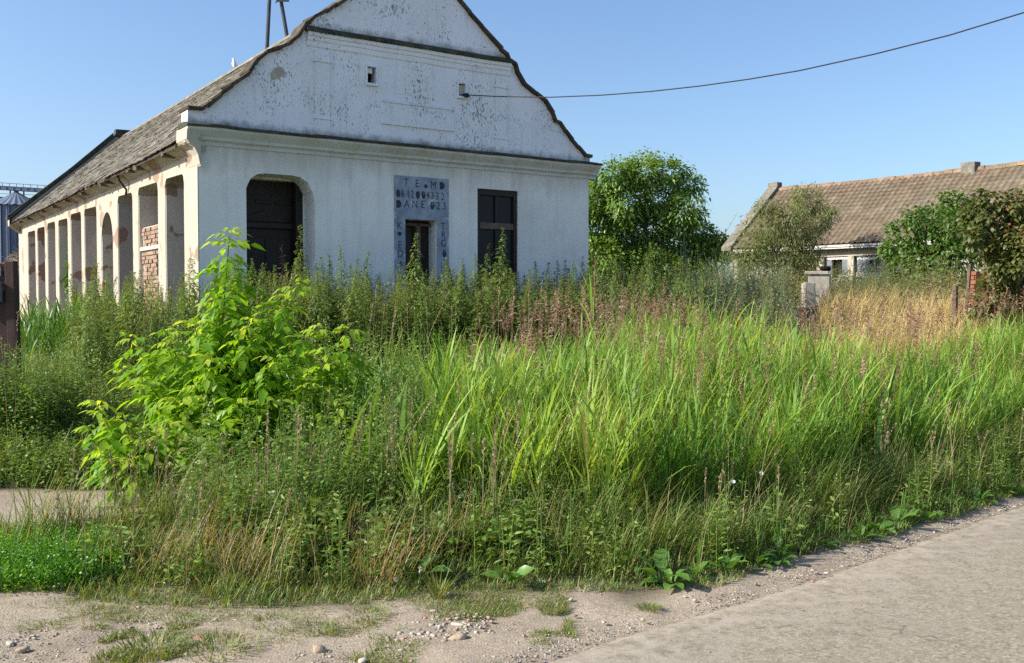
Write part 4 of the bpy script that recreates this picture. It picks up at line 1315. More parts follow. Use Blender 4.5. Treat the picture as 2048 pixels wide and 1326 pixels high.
# wiry seed stalks
x, y = scatter(1700, -3.0, 5.6, 5.1, 9.3, lambda a, b: vcond(a, b) & (b - border_y(a) < 1.5) & (b - border_y(a) > .15))
n = len(x)
add_blades(acc, base3(x, y), np.where(rng.random(n) < .5, rng.normal(.2, .7, n), U(0, 6.28, n)), U(.05, .35, n), U(.4, 1.5, n), U(.35, .75, n), U(.0025, .0045, n), U(.88, 1, n), seg=5)
x, y = scatter(2600, -2.15, -.5, 5.2, 7.6, lambda a, b: vcond(a, b) & (b - border_y(a) > .1) & (nz(a, b, 1.3, 15) > -.1))
n = len(x)
add_blades(acc, base3(x, y), np.where(rng.random(n) < .5, rng.normal(.3, .9, n), U(0, 6.28, n)), U(.1, .6, n), U(.6, 1.9, n), U(.25, .55, n), U(.003, .006, n), U(.87, 1, n), seg=5)
stuff('verge_grass', acc, G['verge'])

# short turf creeping over the gravel
acc = Acc()
x, y = scatter(170000, -4.0, 0.3, 4.15, 5.7, lambda a, b: (nz(a, b, 2.6, 21) + .55 * nz(a, b, 7, 22) + 1.05 * sm(-.95, .1, b - border_y(a)) - .22 * sm(-1.2, -2.6, a) > .40) & (b < border_y(a) + .15))
n = len(x); print('turf', n)
add_blades(acc, base3(x, y, -.03), U(0, 6.28, n), U(.1, .7, n), U(.6, 1.7, n), U(.025, .07, n), U(.003, .006, n), np.where(rng.random(n) < .22, U(.88, 1, n), U(.1, .8, n)), seg=3)
stuff('short_turf', acc, G['verge'])

# brown dry stalks with narrow seed heads
acc = Acc()
def dry_stalks(x, y, H, head=.16):
    n = len(x); b = base3(x, y)
    az = rng.normal(.2, 1.4, n); ln = np.abs(rng.normal(.08, .07, n))
    ts = np.linspace(0, 1, 5)
    P = np.stack([b + np.stack([np.cos(az) * ln * H * t * t * 1.6, np.sin(az) * ln * H * t * t * 1.6, H * t], 1) for t in ts], 1)
    add_tubes(acc, P, np.tile([[.0032, .003, .0026, .002, .0014]], (n, 1)), U(0, 1, n))
    nb = 16; j = np.repeat(np.arange(n), nb); m_ = len(j)
    t = np.tile((np.arange(nb) + .5) / nb, n)
    p = P[j, 4] + (P[j, 3] - P[j, 4]) * (t * head / np.maximum(H[j] * .25, .01))[:, None]
    la = U(0, 6.28, m_); D = np.stack([np.cos(la) * .5, np.sin(la) * .5, np.full(m_, .85)], 1)
    add_leaves(acc, p, unit(D), .028 * U(.6, 1.3, m_), .011, U(0, 1, m_), .2)
x, y = scatter(240, -1.6, .1, 5.9, 7.6, lambda a, b: (b > border_y(a) + .6) & (nz(a, b, 2.0, 31) > .12)); dry_stalks(x, y, U(.65, 1.0, len(x)))
x, y = scatter(500, 1.2, 6, 6.2, 10, lambda a, b: (b > border_y(a) + .25) & (b < border_y(a) + 1.3) & (nz(a, b, 1.2, 33) > -.1)); dry_stalks(x, y, U(.45, .8, len(x)), .10)
x, y = scatter(60, -2.9, -1.2, 5.4, 7.8, lambda a, b: b > border_y(a) + .3); dry_stalks(x, y, U(.4, .7, len(x)), .12)
x, y = scatter(60, -5, 2, 8.5, 12); dry_stalks(x, y, U(1.2, 1.7, len(x)), .2)
stuff('dry_stalks', acc, G['straw'])

# ------------------------------------------------------------------ leafy undergrowth
acc_l = Acc(); acc_s = Acc()
x, y = scatter(1150, -3.2, .6, 5.9, 9.6, lambda a, b: (b > border_y(a) + .75 + nz(a, b, 1.1, 41) * .3) & (a < zone_left(b) + 1.1) & (in_path(a, b) < .2) & (a > -.33 * b) & ((a > -1.1) | (b < 6.9)))
n = len(x); d = y - border_y(x)
leafy_plants(acc_s, acc_l, x, y, (.42 + .45 * sm(.7, 2.2, d)) * U(.7, 1.25, n), 46, .072, .020, np.clip(.45 + .6 * nz(x, y, 1.3, 6), 0, .85), radius=.09, droop=.55)
x, y = scatter(1500, -6.5, .8, 8.2, 12.5, lambda a, b: (a < zone_left(b) + .8) & (in_path(a, b) < .15) & (b > 8.4 + .15 * (a + 4)))
n = len(x)
hh = np.where(x < -.36 * y, .42 + .30 * sm(8.5, 11.5, y), .95)
leafy_plants(acc_s, acc_l, x, y, hh * U(.65, 1.25, n), 42, .075, .022, np.clip(.62 + .7 * nz(x, y, .9, 8), 0, .85), radius=.12, droop=.5)
x, y = scatter(2600, -1.6, 5.5, 6.2, 12, lambda a, b: (b > border_y(a) + .8) & (b < border_y(a) + 3.2) & (nz(a, b, 1.15, 46) > np.interp(a / b, [-.15, .0, .3], [-.25, .08, .30])))
n = len(x); d = y - border_y(x)
leafy_plants(acc_s, acc_l, x, y, (.45 + .5 * sm(.7, 2.0, d)) * U(.65, 1.2, n), 48, .075, .021, np.clip(.35 + .6 * nz(x, y, 1.3, 9), 0, .85), radius=.10, droop=.55)
x, y = scatter(230, -5.4, -4.3, 9.0, 10.05)
leafy_plants(acc_s, acc_l, x, y, U(.75, 1.15, len(x)), 60, .08, .022, U(.2, .8, len(x)), radius=.12, droop=.5)
x, y = scatter(380, -2.6, .6, 5.7, 8.4, lambda a, b: (b > border_y(a) + .45) & (in_path(a, b) < .2) & (a > -.33 * b) & (nz(a, b, 1.7, 48) > -.1))
n = len(x); d = y - border_y(x)
leafy_plants(acc_s, acc_l, x, y, (.28 + .40 * sm(.5, 2.0, d)) * U(.6, 1.3, n), 34, .105, .042, np.clip(.5 + .7 * nz(x, y, 1.6, 49), 0, .88), radius=.09, droop=.6, el=(.1, .8))
# low carpet at the left and narrow leaved plants in the verge
x, y = scatter(1500, -5.6, -2.6, 7.9, 11, lambda a, b: (in_path(a, b) < .3) & (b > 8.15 + .15 * (a + 4)) & (a < -.33 * b))
leafy_plants(acc_s, acc_l, x, y, U(.12, .42, len(x)), 26, .055, .022, U(.2, .9, len(x)), radius=.10, droop=.4)
x, y = scatter(1500, -2.4, 4.8, 5.3, 9, lambda a, b: (b > border_y(a) + .12) & (b < border_y(a) + 1.3) & (nz(a, b, 1.4, 44) > -.08))
leafy_plants(acc_s, acc_l, x, y, U(.2, .55, len(x)), 30, .06, .016, U(.2, .85, len(x)), radius=.06, droop=.4)
stuff('leafy_undergrowth', acc_l, G['under']); stuff('undergrowth_stems', acc_s, G['under'])

acc = Acc()
x, y = scatter(14000, -7.5, -2.8, 8.4, 13.5, lambda a, b: (a < -.30 * b) & (in_path(a, b) < .1) & (nz(a, b, 1.1, 91) > -.35), view=.64)
n = len(x)
add_blades(acc, base3(x, y), U(0, 6.28, n), U(.05, .5, n), U(.5, 1.7, n), U(.25, .55, n), U(.006, .013, n), np.where(rng.random(n) < .12, U(.88, 1, n), U(.2, .85, n)), seg=3)
stuff('rough_grass', acc, G['verge'])

# bright low ground cover mound at the left edge
acc_l = Acc(); acc_s = Acc()
cx, cy = -2.85, 5.75
x, y = scatter(2200, -4.2, -1.95, 5.25, 6.6, lambda a, b: ((a - cx) / np.where(a > cx, .62, 1.7)) ** 2 + ((b - cy) / .62) ** 2 + nz(a, b, 2.5, 51) * .5 < 1, view=.7)
n = len(x); q = 1 - (((x - cx) / np.where(x > cx, .7, 1.8)) ** 2 + ((y - cy) / .7) ** 2)
leafy_plants(acc_s, acc_l, x, y, (.07 + .15 * np.sqrt(np.clip(q, 0, 1))) * U(.75, 1.2, n), 34, .024, .011, np.clip(.5 + nz(x, y, 3, 52), 0, .9), radius=.10, lean=.25, droop=.2, el=(.2, 1.1), t0=.05, stem_r=.0018)
stuff('ground_cover', acc_l, G['cover']); stuff('ground_cover_stems', acc_s, G['cover'])

# ------------------------------------------------------------------ meadow behind the grass, dry patch
acc_l = Acc(); acc_s = Acc()
x, y = scatter(4800, -1, 18, 12.5, 34, lambda a, b: (a > -.02 * b) & ~((a > .34 * b) & (b < 19)) & ~((a > .290 * b) & (a < .332 * b) & (b < 22.5) & (b > 14.5)) & (nz(a, b, .35, 61) > -.7), view=.56)
n = len(x); print('meadow', n)
leafy_plants(acc_s, acc_l, x, y, U(.55, 1.15, n) * (1 + .2 * nz(x, y, .4, 3)), 22, .11, .028, np.clip(.45 + .8 * nz(x, y, .5, 62), 0, .9), radius=.22, droop=.4, el=(.1, 1.0), wither=.03)
x, y = scatter(900, -16, -4, 11, 30, lambda a, b: (a < -.36 * b), view=.62)
leafy_plants(acc_s, acc_l, x, y, U(.3, .75, len(x)), 22, .10, .028, np.clip(.5 + .8 * nz(x, y, .5, 63), 0, .95), radius=.2, droop=.4, el=(.1, 1.0), wither=.10)
stuff('meadow_weeds', acc_l, G['meadow']); stuff('meadow_stems', acc_s, G['meadow'])
acc = Acc()
dc = lambda a, b: (a > .325 * b + nz(a, b, .6, 71) * .9) & (a < .60 * b) & (nz(a, b, .5, 72) > -.3)
x, y = scatter(20000, 4.2, 11, 12.6, 19.5, dc); n = len(x)
add_blades(acc, base3(x, y), np.where(rng.random(n) < .5, rng.normal(.1, .8, n), U(0, 6.28, n)), U(.05, .5, n), U(.4, 1.8, n), U(.55, .95, n), U(.006, .013, n), U(0, 1, n), seg=4)
x, y = scatter(500, -8, -4.2, 9.8, 15, lambda a, b: (a < -.43 * b)); n = len(x)
for _ in range(5):
    add_blades(acc, base3(x + rng.normal(0, .1, n), y + rng.normal(0, .1, n)), U(0, 6.28, n), U(.05, .5, n), U(.4, 1.6, n), U(.3, .7, n), U(.004, .008, n), U(0, 1, n), seg=3)
x, y = scatter(700, 3, 16, 13, 30, lambda a, b: (a > .22 * b) & ~((a > .290 * b) & (a < .332 * b) & (b < 22.5) & (b > 14.5))); n = len(x)
for _ in range(3):
    add_blades(acc, base3(x + rng.normal(0, .1, n), y + rng.normal(0, .1, n)), U(0, 6.28, n), U(.05, .5, n), U(.4, 1.4, n), U(.5, .95, n), U(.006, .012, n), U(0, 1, n), seg=3)
stuff('dry_grass', acc, G['dry'])

# ------------------------------------------------------------------ tall weeds: individual plants
def weed_proto(seed, H=1.95, radius=.17, nleaf=540, LL=.095, WW=.032, mat='weed', smat='brownstem'):
    sacc, lacc = Acc(), Acc()
    z = np.zeros(1)
    leafy_plants(sacc, lacc, z, z, np.array([H]), nleaf, LL, WW, np.array([.35 + .25 * random.random()]), radius=radius, lean=.05, droop=.8, el=(-.2, .5), t0=.10, stem_r=.007, base_z=z, wither=.012)
    # side shoots
    k = 5
    a = U(0, 6.28, k); t = U(.15, .5, k)
    for i in range(k):
        h = H * U(.30, .5, 1)
        leafy_plants(sacc, lacc, np.array([math.cos(a[i]) * .09]), np.array([math.sin(a[i]) * .09]), h, 46, LL * .9, WW * .9, np.array([.4]), radius=.09, lean=.1, droop=.7, el=(-.1, .6), t0=.1, stem_r=.003, base_z=np.array([H * t[i]]), wither=.03)
    return sacc.mesh('stem', M[smat]), lacc.mesh('foliage', G[mat])

def put_plants(protos, spots, name, label, cat, group, part='foliage'):
    roots = []
    for (x, y, s, rz, tilt), k in zip(spots, rng.integers(0, len(protos), len(spots))):
        r = empty(name, (x, y, gz(x, y) - .01), rz)
        r.scale = (s * random.uniform(.85, 1.15), s * random.uniform(.85, 1.15), s)
        r.rotation_euler = (tilt * math.cos(rz), tilt * math.sin(rz), rz)
        tag(r, label, cat, group)
        link('stem', protos[k][0], r); link(part, protos[k][1], r)
        roots.append(r)
    return roots

wp = [weed_proto(i) for i in range(7)]
spots = []
tries = 0
def far_enough(x, y, dmin): return all((x - s[0]) ** 2 + (y - s[1]) ** 2 > dmin * dmin for s in spots)
while len(spots) < 190 and tries < 9000:
    tries += 1
    u, v_ = random.uniform(-.6, UR + .2), -random.uniform(.35, 3.4)
    p = A0 + Uv * u + Vv * v_
    if far_enough(p.x, p.y, .20 if v_ > -1.5 else .27):
        k = noise.noise(Vector((u * 1.3, v_ * .8, 5)))
        spots.append((p.x, p.y, random.uniform(.76, 1.0) * (1 + .14 * k) * (1.0 if v_ > -2.2 else .93), random.uniform(0, 6.28), random.gauss(0, .10)))
while len(spots) < 265 and tries < 20000:
    tries += 1
    u, v_ = -random.uniform(.3, 3.0), random.uniform(-2.6, 14.5)
    p = A0 + Uv * u + Vv * v_
    if far_enough(p.x, p.y, .27) and p.x > -.445 * p.y:
        spots.append((p.x, p.y, random.uniform(.60, .96) * (1 - .12 * (v_ < 0)), random.uniform(0, 6.28), random.gauss(0, .13)))
put_plants(wp, spots, 'tall_weed', 'tall dark green leafy weed in the thicket around the white house', 'weed', 'tall weeds in the thicket around the white house')
sacc, lacc = Acc(), Acc()
uu = U(-.8, UR + .3, 2600); vv_ = -U(.25, 3.6, 2600)
pos = np.array([[A0.x + Uv.x * a + Vv.x * b, A0.y + Uv.y * a + Vv.y * b] for a, b in zip(uu, vv_)])
kk = nz(pos[:, 0], pos[:, 1], .9, 17) > -.45
x, y = pos[kk, 0], pos[kk, 1]
x, y = x[:760], y[:760]
leafy_plants(sacc, lacc, x, y, U(1.2, 1.72, len(x)) * (1 + .14 * nz(x, y, .8, 3)), 100, .09, .030, np.clip(.35 + .6 * nz(x, y, 1.1, 19), 0, .85), radius=.15, lean=.08, droop=.75, el=(-.2, .6), wither=.035)
uu = -U(.25, 3.0, 900); vv_ = U(-2.6, 13.5, 900)
pos = np.array([[A0.x + Uv.x * a + Vv.x * b, A0.y + Uv.y * a + Vv.y * b] for a, b in zip(uu, vv_)])
pos = pos[(pos[:, 0] > -.45 * pos[:, 1])][:420]
x, y = pos[:, 0], pos[:, 1]
leafy_plants(sacc, lacc, x, y, U(.8, 1.35, len(x)), 80, .09, .030, np.clip(.35 + .6 * nz(x, y, 1.1, 19), 0, .85), radius=.16, lean=.10, droop=.75, el=(-.2, .6), wither=.02)
stuff('weed_thicket', lacc, G['weed']); stuff('thicket_stems', sacc, G['deadweed'])
# named single ones
def single_weed(px, pytop, y, name, label, cat, protos, natural_h):
    p = at_y(px, pytop, y); g_ = gz(p.x, y)
    r = put_plants(protos, [(p.x, y, (p.z - g_) / natural_h, random.uniform(0, 6.28), 0.0)], name, label, cat, None)[0]
    return r
single_weed(603, 462, 14.1, 'tall_weed', 'tallest thin leafy weed right of the porch door', 'weed', wp, 1.87)
single_weed(819, 478, 14.0, 'tall_weed', 'leafy weed standing before the narrow shop door', 'weed', wp, 1.87)
single_weed(999, 470, 14.6, 'tall_weed', 'broad tall weed standing before the dark window', 'weed', wp, 1.87)
dead = [weed_proto(31, 1.85, .11, 150, .07, .022, 'deadweed', 'brownstem')]
single_weed(568, 488, 13.6, 'dead_weed', 'withered reddish brown weed before the porch door', 'weed', dead, 1.87)
single_weed(385, 505, 15.2, 'dead_weed', 'withered brown weed against the corner pillar', 'weed', dead, 1.87)
single_weed(280, 585, 13.5, 'dead_weed', 'withered brown weed in front of the brick infill', 'weed', dead, 1.87)

# wormwood
def worm_proto(seed, H=1.6):
    sacc, lacc = Acc(), Acc(); z = np.zeros(1)
    k = 9
    a = U(0, 6.28, k); rr_ = U(.0, .10, k)
    leafy_plants(sacc, lacc, np.cos(a) * rr_, np.sin(a) * rr_, U(.7, 1.0, k) * H, 75, .055, .011, U(.2, .8, k), radius=.07, lean=.22, droop=.15, el=(.5, 1.3), t0=.15, stem_r=.0035, base_z=np.zeros(k), wither=.0)
    return sacc.mesh('stem', M['greenstem']), lacc.mesh('foliage', G['silver'])
wm_ = [worm_proto(i) for i in range(5)]
spots = []
tries = 0
while len(spots) < 130 and tries < 9000:
    tries += 1
    yy = random.uniform(14.0, 24); xx = yy * random.uniform(.085, .285)
    if far_enough(xx, yy, .34): spots.append((xx, yy, random.uniform(.65, 1.0) * (1.0 if xx / yy < .24 else .8), random.uniform(0, 6.28), random.gauss(0, .05)))
put_plants(wm_, spots, 'wormwood_plant', 'feathery grey green wormwood in the field right of the white house', 'plant', 'wormwood plants in the field')
single_weed(1372, 425, 18.5, 'wormwood_plant', 'tall silvery shrub standing in front of the round tree', 'shrub', wm_, 1.62)
single_weed(1205, 490, 17.5, 'wormwood_plant', 'bushy wormwood beside the right corner of the white house', 'plant', wm_, 1.62)

# single red headed seeding grass stalks
acc_bak = None
def seeding_stalk(px, pytop, y, label, name='seeding_grass_stalk'):
    global acc_s
    p = at_y(px, pytop, y); g_ = gz(p.x, y)
    H = p.z - g_
    r = empty(name, (p.x, y, g_)); tag(r, label, 'grass stalk', None)
    a1 = Acc()
    ts = np.linspace(0, 1, 6)
    P = np.array([[[.03 * t * t, 0, H * t] for t in ts]])
    add_tubes(a1, P, np.array([[.007, .0065, .006, .005, .004, .002]]), .7, 5)
    k = 9
    add_blades(a1, np.array([[0, 0, H * t] for t in np.linspace(.25, .8, k)]), U(0, 6.28, k), U(.2, .4, k), U(.9, 1.8, k), U(.4, .6, k), U(.018, .026, k), U(.4, .8, k), seg=5)
    link('stem', a1.mesh('stem', G['tall']), r)
    a2 = Acc(); nb = 46
    t = np.linspace(0, 1, nb); la = U(0, 6.28, nb); e = U(.7, 1.3, nb)
    D = np.stack([np.cos(la) * np.cos(e), np.sin(la) * np.cos(e), np.sin(e)], 1)
    add_leaves(a2, np.stack([np.full(nb, .03), np.zeros(nb), H * .80 + H * .19 * t], 1), D, .09 * (1 - .5 * t), .014, U(0, .5, nb), .2)
    link('seed_head', a2.mesh('seed_head', G['plume']), r)
seeding_stalk(1184, 515, 9.2, 'tallest grass stalk with a dark red seed head before the house corner')
seeding_stalk(1362, 590, 9.4, 'grass stalk with a red seed head standing above the reddish plumes')
seeding_stalk(1468, 600, 9.8, 'grass stalk with a thin red tip beside the long pale blade')

# ------------------------------------------------------------------ saplings with compound leaves
def leaflet(P0, D, L, W, droop, V, Fc, up=Vector((0, 0, 1))):
    """8 triangles, creased along the middle"""
    S = D.cross(up).normalized()
    b = len(V)
    def pt(t, s, lift=0):
        q = P0 + D * (L * t) - up * (L * droop * t * t) + S * s + up * lift
        return tuple(q)
    V.append(pt(0, 0))
    for t, w in ((.30, .5), (.66, .42)):
        V.extend([pt(t, -W * w, W * .13), pt(t, 0, 0), pt(t, W * w, W * .13)])
    V.append(pt(1, 0))
    Fc.extend([(b, b + 1, b + 2), (b, b + 2, b + 3), (b + 1, b + 4, b + 5, b + 2), (b + 2, b + 5, b + 6, b + 3), (b + 4, b + 7, b + 5), (b + 5, b + 7, b + 6)])

def elder_leaf(seed, mat, scale=1.0):
    rnd = random.Random(seed)
    V, Fc = [], []
    pet = .075 * scale
    dr = rnd.uniform(.35, .9)
    axis = [Vector((0, t, .02 * math.sin(t * 20) - dr * 2.2 * t * t)) for t in (0, pet, pet + .05 * scale, pet + .10 * scale)]
    # petiole ribbon
    for a, b in zip(axis[:-1], axis[1:]):
        k = len(V)
        V.extend([tuple(a + Vector((-.0022, 0, 0))), tuple(a + Vector((.0022, 0, 0))), tuple(b + Vector((.0018, 0, 0))), tuple(b + Vector((-.0018, 0, 0)))])
        Fc.append((k, k + 1, k + 2, k + 3))
    for q, sc in ((axis[1], .95), (axis[2], .9)):
        for s in (-1, 1):
            d = Vector((s * 1.0, .62 + rnd.uniform(-.1, .15), -.25 - .35 * dr)).normalized()
            leaflet(q, d, .10 * sc * scale * rnd.uniform(.85, 1.15), .048 * scale * rnd.uniform(.85, 1.15), dr * .55, V, Fc)
    d = Vector((rnd.uniform(-.15, .15), 1, -.3 - .5 * dr)).normalized()
    leaflet(axis[3], d, .125 * scale, .066 * scale, dr * .6, V, Fc)
    tri = [f for f in Fc if len(f) == 3]; qd = [f for f in Fc if len(f) == 4]
    return np_mesh('leaf', np.array(V), [np.array(tri), np.array(qd)], mat, np.full(len(V), .5), True)

ELD = [elder_leaf(i, G['elder']) for i in range(5)]
ELDY = [elder_leaf(20 + i, G['elder_y'], .72) for i in range(4)]

def sapling(base_px, tips, y0, label, limit, node=.036, base_z=None):
    b0 = at_y(base_px[0], base_px[1], y0)
    gx_, gy_ = b0.x, y0
    r = empty('box_elder_sapling', (gx_, gy_, gz(gx_, gy_))); tag(r, label, 'sapling', 'box elder saplings')
    o0 = Vector((gx_, gy_, gz(gx_, gy_)))
    mb = MB(); leaves = []
    for (px, py, dy) in tips:
        tip = at_y(px, py, y0 + dy) - o0
        a = Vector((random.uniform(-.06, .06), random.uniform(-.06, .06), 0))
        mid = Vector((tip.x * .42, tip.y * .42, tip.z * .62))
        pts = [a * (1 - t) ** 2 + mid * 2 * t * (1 - t) + tip * t * t for t in np.linspace(0, 1, 9)]
        L = sum((q - p).length for p, q in zip(pts[:-1], pts[1:]))
        mb.tube(pts, [.011 * min(1, L) * (1 - .8 * t) + .002 for t in np.linspace(0, 1, 9)], 6)
        nn = max(4, int(L * .72 / node))
        for k in range(nn):
            t = 1 - .78 * (k / nn) ** .9 * 1.0
            f = t * 8; i = min(int(f), 7)
            p = pts[i].lerp(pts[i + 1], f - i)
            ax = k * 1.62 + random.uniform(-.3, .3)
            for s in (0, math.pi):
                leaves.append((p, ax + s, t, k))
        leaves.append((pts[-1], random.uniform(0, 6), 1.0, 0))
    mb.build('stem', M['greenstem'], r, smooth=True)
    random.shuffle(leaves)
    leaves.sort(key=lambda q: q[3] > 8)
    rest = []
    for n_, (p, az, t, k) in enumerate(leaves):
        young = k < 3 or (k < 5 and random.random() < .5)
        me = random.choice(ELDY if young else ELD)
        pitch = random.uniform(.1, .6) if young else random.uniform(-.35, .45)
        sc = random.uniform(.45, .75) if k == 0 else (random.uniform(.75, 1.05) if young else random.uniform(.7, 1.06))
        if n_ < limit:
            o = link('leaf', me, r)
            o.location = p; o.rotation_euler = (pitch, random.gauss(0, .25), az); o.scale = (sc,) * 3
        else:
            rest.append((me, Matrix.LocRotScale(p, Euler((pitch, random.gauss(0, .25), az)), (sc,) * 3)))
    if rest:
        bm = bmesh.new()
        for me, mt in rest:
            k0 = len(bm.verts); bm.from_mesh(me); bm.verts.ensure_lookup_table()
            for v_ in bm.verts[k0:]: v_.co = mt @ v_.co
        me = bpy.data.meshes.new('inner_leaves'); bm.to_mesh(me); bm.free(); me.materials.append(G['elder'])
        tag(link('inner_leaves', me, r), kind='stuff')
    return r, len(leaves)
_, k = sapling((430, 975), [(460, 462, 0), (598, 568, -.1), (548, 610, .25), (388, 640, -.25), (330, 662, -.2), (258, 672, 0), (640, 655, -.25), (500, 640, -.4), (420, 710, -.6), (560, 715, -.6), (480, 800, -.75), (478, 548, .1), (432, 600, .15), (560, 645, .2), (400, 765, -.5), (545, 800, -.6), (450, 850, -.8), (312, 715, .1), (600, 690, .2), (530, 700, .1), (285, 760, -.4), (620, 770, -.5), (245, 735, .1), (350, 800, -.6)], 8.4,
        'tall bright green sapling with one long leader in front of the house corner', 300)
print('sapling leaves', k)
_, k = sapling((275, 985), [(190, 805, 0), (178, 855, .1), (250, 835, -.1), (305, 880, -.2), (215, 905, -.25), (335, 845, .0), (270, 920, -.3), (240, 880, .1)], 7.7,
        'low bright green sapling spreading at the left foot of the tall one', 130)
print(k)
_, k = sapling((700, 960), [(690, 655, 0), (650, 700, -.2), (720, 730, .1), (600, 760, -.2), (680, 800, -.3), (640, 830, -.3), (650, 740, .2), (610, 720, 0)], 8.2,
        'darker sapling at the right side of the tall bright one', 130)
print(k)

# ------------------------------------------------------------------ trees and bushes
def crown(name, label, cat, root, clumps, n_leaf, size, mat, droop=.4, stems=None, smat='bark', narrow=.42, group=None, part='crown', shell=.55):
    """clumps: world centre + radius; leaves through each clump, denser to its outside"""
    r = empty(name, root); tag(r, label, cat, group)
    acc = Acc()
    w = np.array([c[1] ** 2 for c in clumps]); w = w / w.sum()
    for (c, rad), wi in zip(clumps, w):
        n = max(20, int(n_leaf * wi))
        d = unit(rng.normal(0, 1, (n, 3)))
        # lumpy outline: sub clusters pull the leaves together
        sub = unit(rng.normal(0, 1, (16, 3))) * rad * U(.55, 1.05, 16)[:, None]
        pick = rng.integers(0, 16, n)
        q = np.where((rng.random(n) < .62)[:, None], sub[pick] + rng.normal(0, rad * .20, (n, 3)), d * rad * (shell + (1 - shell) * rng.random(n))[:, None] * U(.5, 1.0, n)[:, None])
        q[:, 2] *= .88
        P = q + np.array(c)[None] - np.array(root)[None]
        D = unit(d * .7 + unit(q) * .8 + np.array([[0, 0, -.1]]))
        base_t = random.uniform(.3, .6)
        add_leaves(acc, P, D, size * U(.6, 1.3, n), size * narrow * U(.7, 1.2, n), np.clip(base_t + rng.normal(0, .2, n), 0, 1), droop)
    link(part, acc.mesh(part, mat), r)
    print('CROWN', name, acc.tris())
    if stems:
        for nm, pts, rad in stems:
            mb = MB(); mb.tube([Vector(p) - Vector(root) for p in pts], rad, 7)
            mb.build(nm, M[smat], r, smooth=True)
    return r
def cl(lst, y, jy=0.0):
    return [(at_y(px, py, y + random.uniform(-jy, jy)), rp / F * y) for px, py, rp in lst]
TY = 40.0
b = at_y(1290, 600, TY); b.z = gz(b.x, TY)
tc_ = cl([(1225, 352, 42), (1290, 345, 45), (1345, 348, 34), (1378, 372, 32), (1195, 395, 48), (1250, 405, 52), (1310, 400, 48), (1365, 425, 40), (1190, 460, 52), (1240, 475, 50), (1300, 465, 52), (1345, 485, 46), (1392, 470, 30), (1385, 440, 24),
          (1410, 490, 36), (1438, 478, 18), (1420, 470, 20), (1215, 520, 46), (1275, 525, 44), (1330, 535, 40), (1385, 520, 34), (1165, 420, 46), (1160, 500, 46), (1305, 318, 16), (1262, 335, 20), (1240, 545, 44), (1300, 550, 44), (1360, 550, 44), (1410, 530, 34), (1190, 545, 44)], TY, 1.0)
st = [('trunk', [b, b + Vector((.05, 0, 1.2)), at_y(1288, 480, TY)], [.28, .22, .16])]
for px, py in ((1225, 380), (1290, 370), (1370, 400), (1195, 440), (1400, 480), (1340, 420)):
    st.append(('limb', [b + Vector((.04, 0, 1.3)), (b + Vector((0, 0, 1.3))).lerp(at_y(px, py, TY), .5) + Vector((0, 0, .4)), at_y(px, py, TY)], [.13, .09, .03]))
crown('walnut_tree', 'round leafy green tree between the white house and the farmhouse', 'tree', b, tc_, 38000, .19, G['tree'], .5, st, part='crown')
b = at_y(1440, 600, 52); b.z = gz(b.x, 52)
crown('distant_tree', 'small dark tree low behind the round tree by the farmhouse end', 'tree', b, cl([(1425, 490, 24), (1445, 500, 18), (1405, 505, 22), (1450, 515, 14)], 52), 1500, .2, G['bush'], .4, [('trunk', [b, at_y(1428, 500, 52)], [.15, .08])])

def shrub_stems(b, ends, y):
    return [('branch', [b + Vector((random.uniform(-.1, .1), 0, 0)), b.lerp(at_y(px, py, y), .5) + Vector((0, 0, .15)), at_y(px, py, y)], [.04, .028, .01]) for px, py in ends]
SYY = 32.5
b = at_y(1590, 600, SYY); b.z = gz(b.x, SYY)
crown('willow_shrub', 'loose olive green shrub growing against the left part of the farmhouse roof', 'shrub', b,
      cl([(1575, 430, 45), (1620, 405, 36), (1535, 460, 45), (1590, 470, 55), (1640, 440, 34), (1510, 495, 42), (1560, 510, 48), (1620, 495, 40), (1655, 425, 20), (1600, 385, 18), (1490, 520, 30), (1530, 415, 22), (1500, 530, 36), (1555, 540, 42), (1615, 535, 36)], SYY, .8), 17000, .14, G['olive'], .6,
      shrub_stems(b, [(1580, 430), (1620, 400), (1530, 460), (1650, 440), (1500, 490), (1600, 520)], SYY), narrow=.22)
SYY = 27.5
b = at_y(1860, 600, SYY); b.z = gz(b.x, SYY)
crown('dark_bush', 'dense dark green bush covering the middle of the farmhouse front', 'bush', b,
      cl([(1910, 405, 32), (1860, 440, 38), (1820, 470, 40), (1900, 455, 45), (1795, 500, 32), (1840, 520, 44), (1900, 510, 48), (1940, 440, 36), (1950, 490, 40), (1800, 535, 34), (1860, 555, 40), (1920, 555, 40), (1825, 435, 20)], SYY, .8), 8500, .13, G['bush'], .4,
      shrub_stems(b, [(1900, 420), (1850, 450), (1800, 500), (1940, 450)], SYY), narrow=.6)
SYY = 15.6
b = at_y(2010, 640, SYY); b.z = gz(b.x, SYY)
crown('reddish_bush', 'bush with reddish brown withering leaves at the right edge', 'bush', b,
      cl([(1975, 400, 26), (2022, 408, 28), (1960, 440, 34), (2010, 450, 46), (2060, 440, 50), (1985, 490, 40), (2040, 500, 50), (2010, 550, 46), (2060, 560, 50), (2008, 530, 30), (1978, 488, 24), (1998, 555, 30), (1985, 590, 36), (2030, 610, 40), (1950, 475, 24), (1940, 420, 14), (2090, 500, 60), (1960, 620, 20)], SYY, .35), 8000, .085, G['maple'], .5,
      shrub_stems(b, [(1980, 420), (2030, 430), (1960, 480), (2060, 500), (1990, 540)], SYY), narrow=.75)
SYY = 25.0
b = at_y(150, 600, SYY); b.z = gz(b.x, SYY)
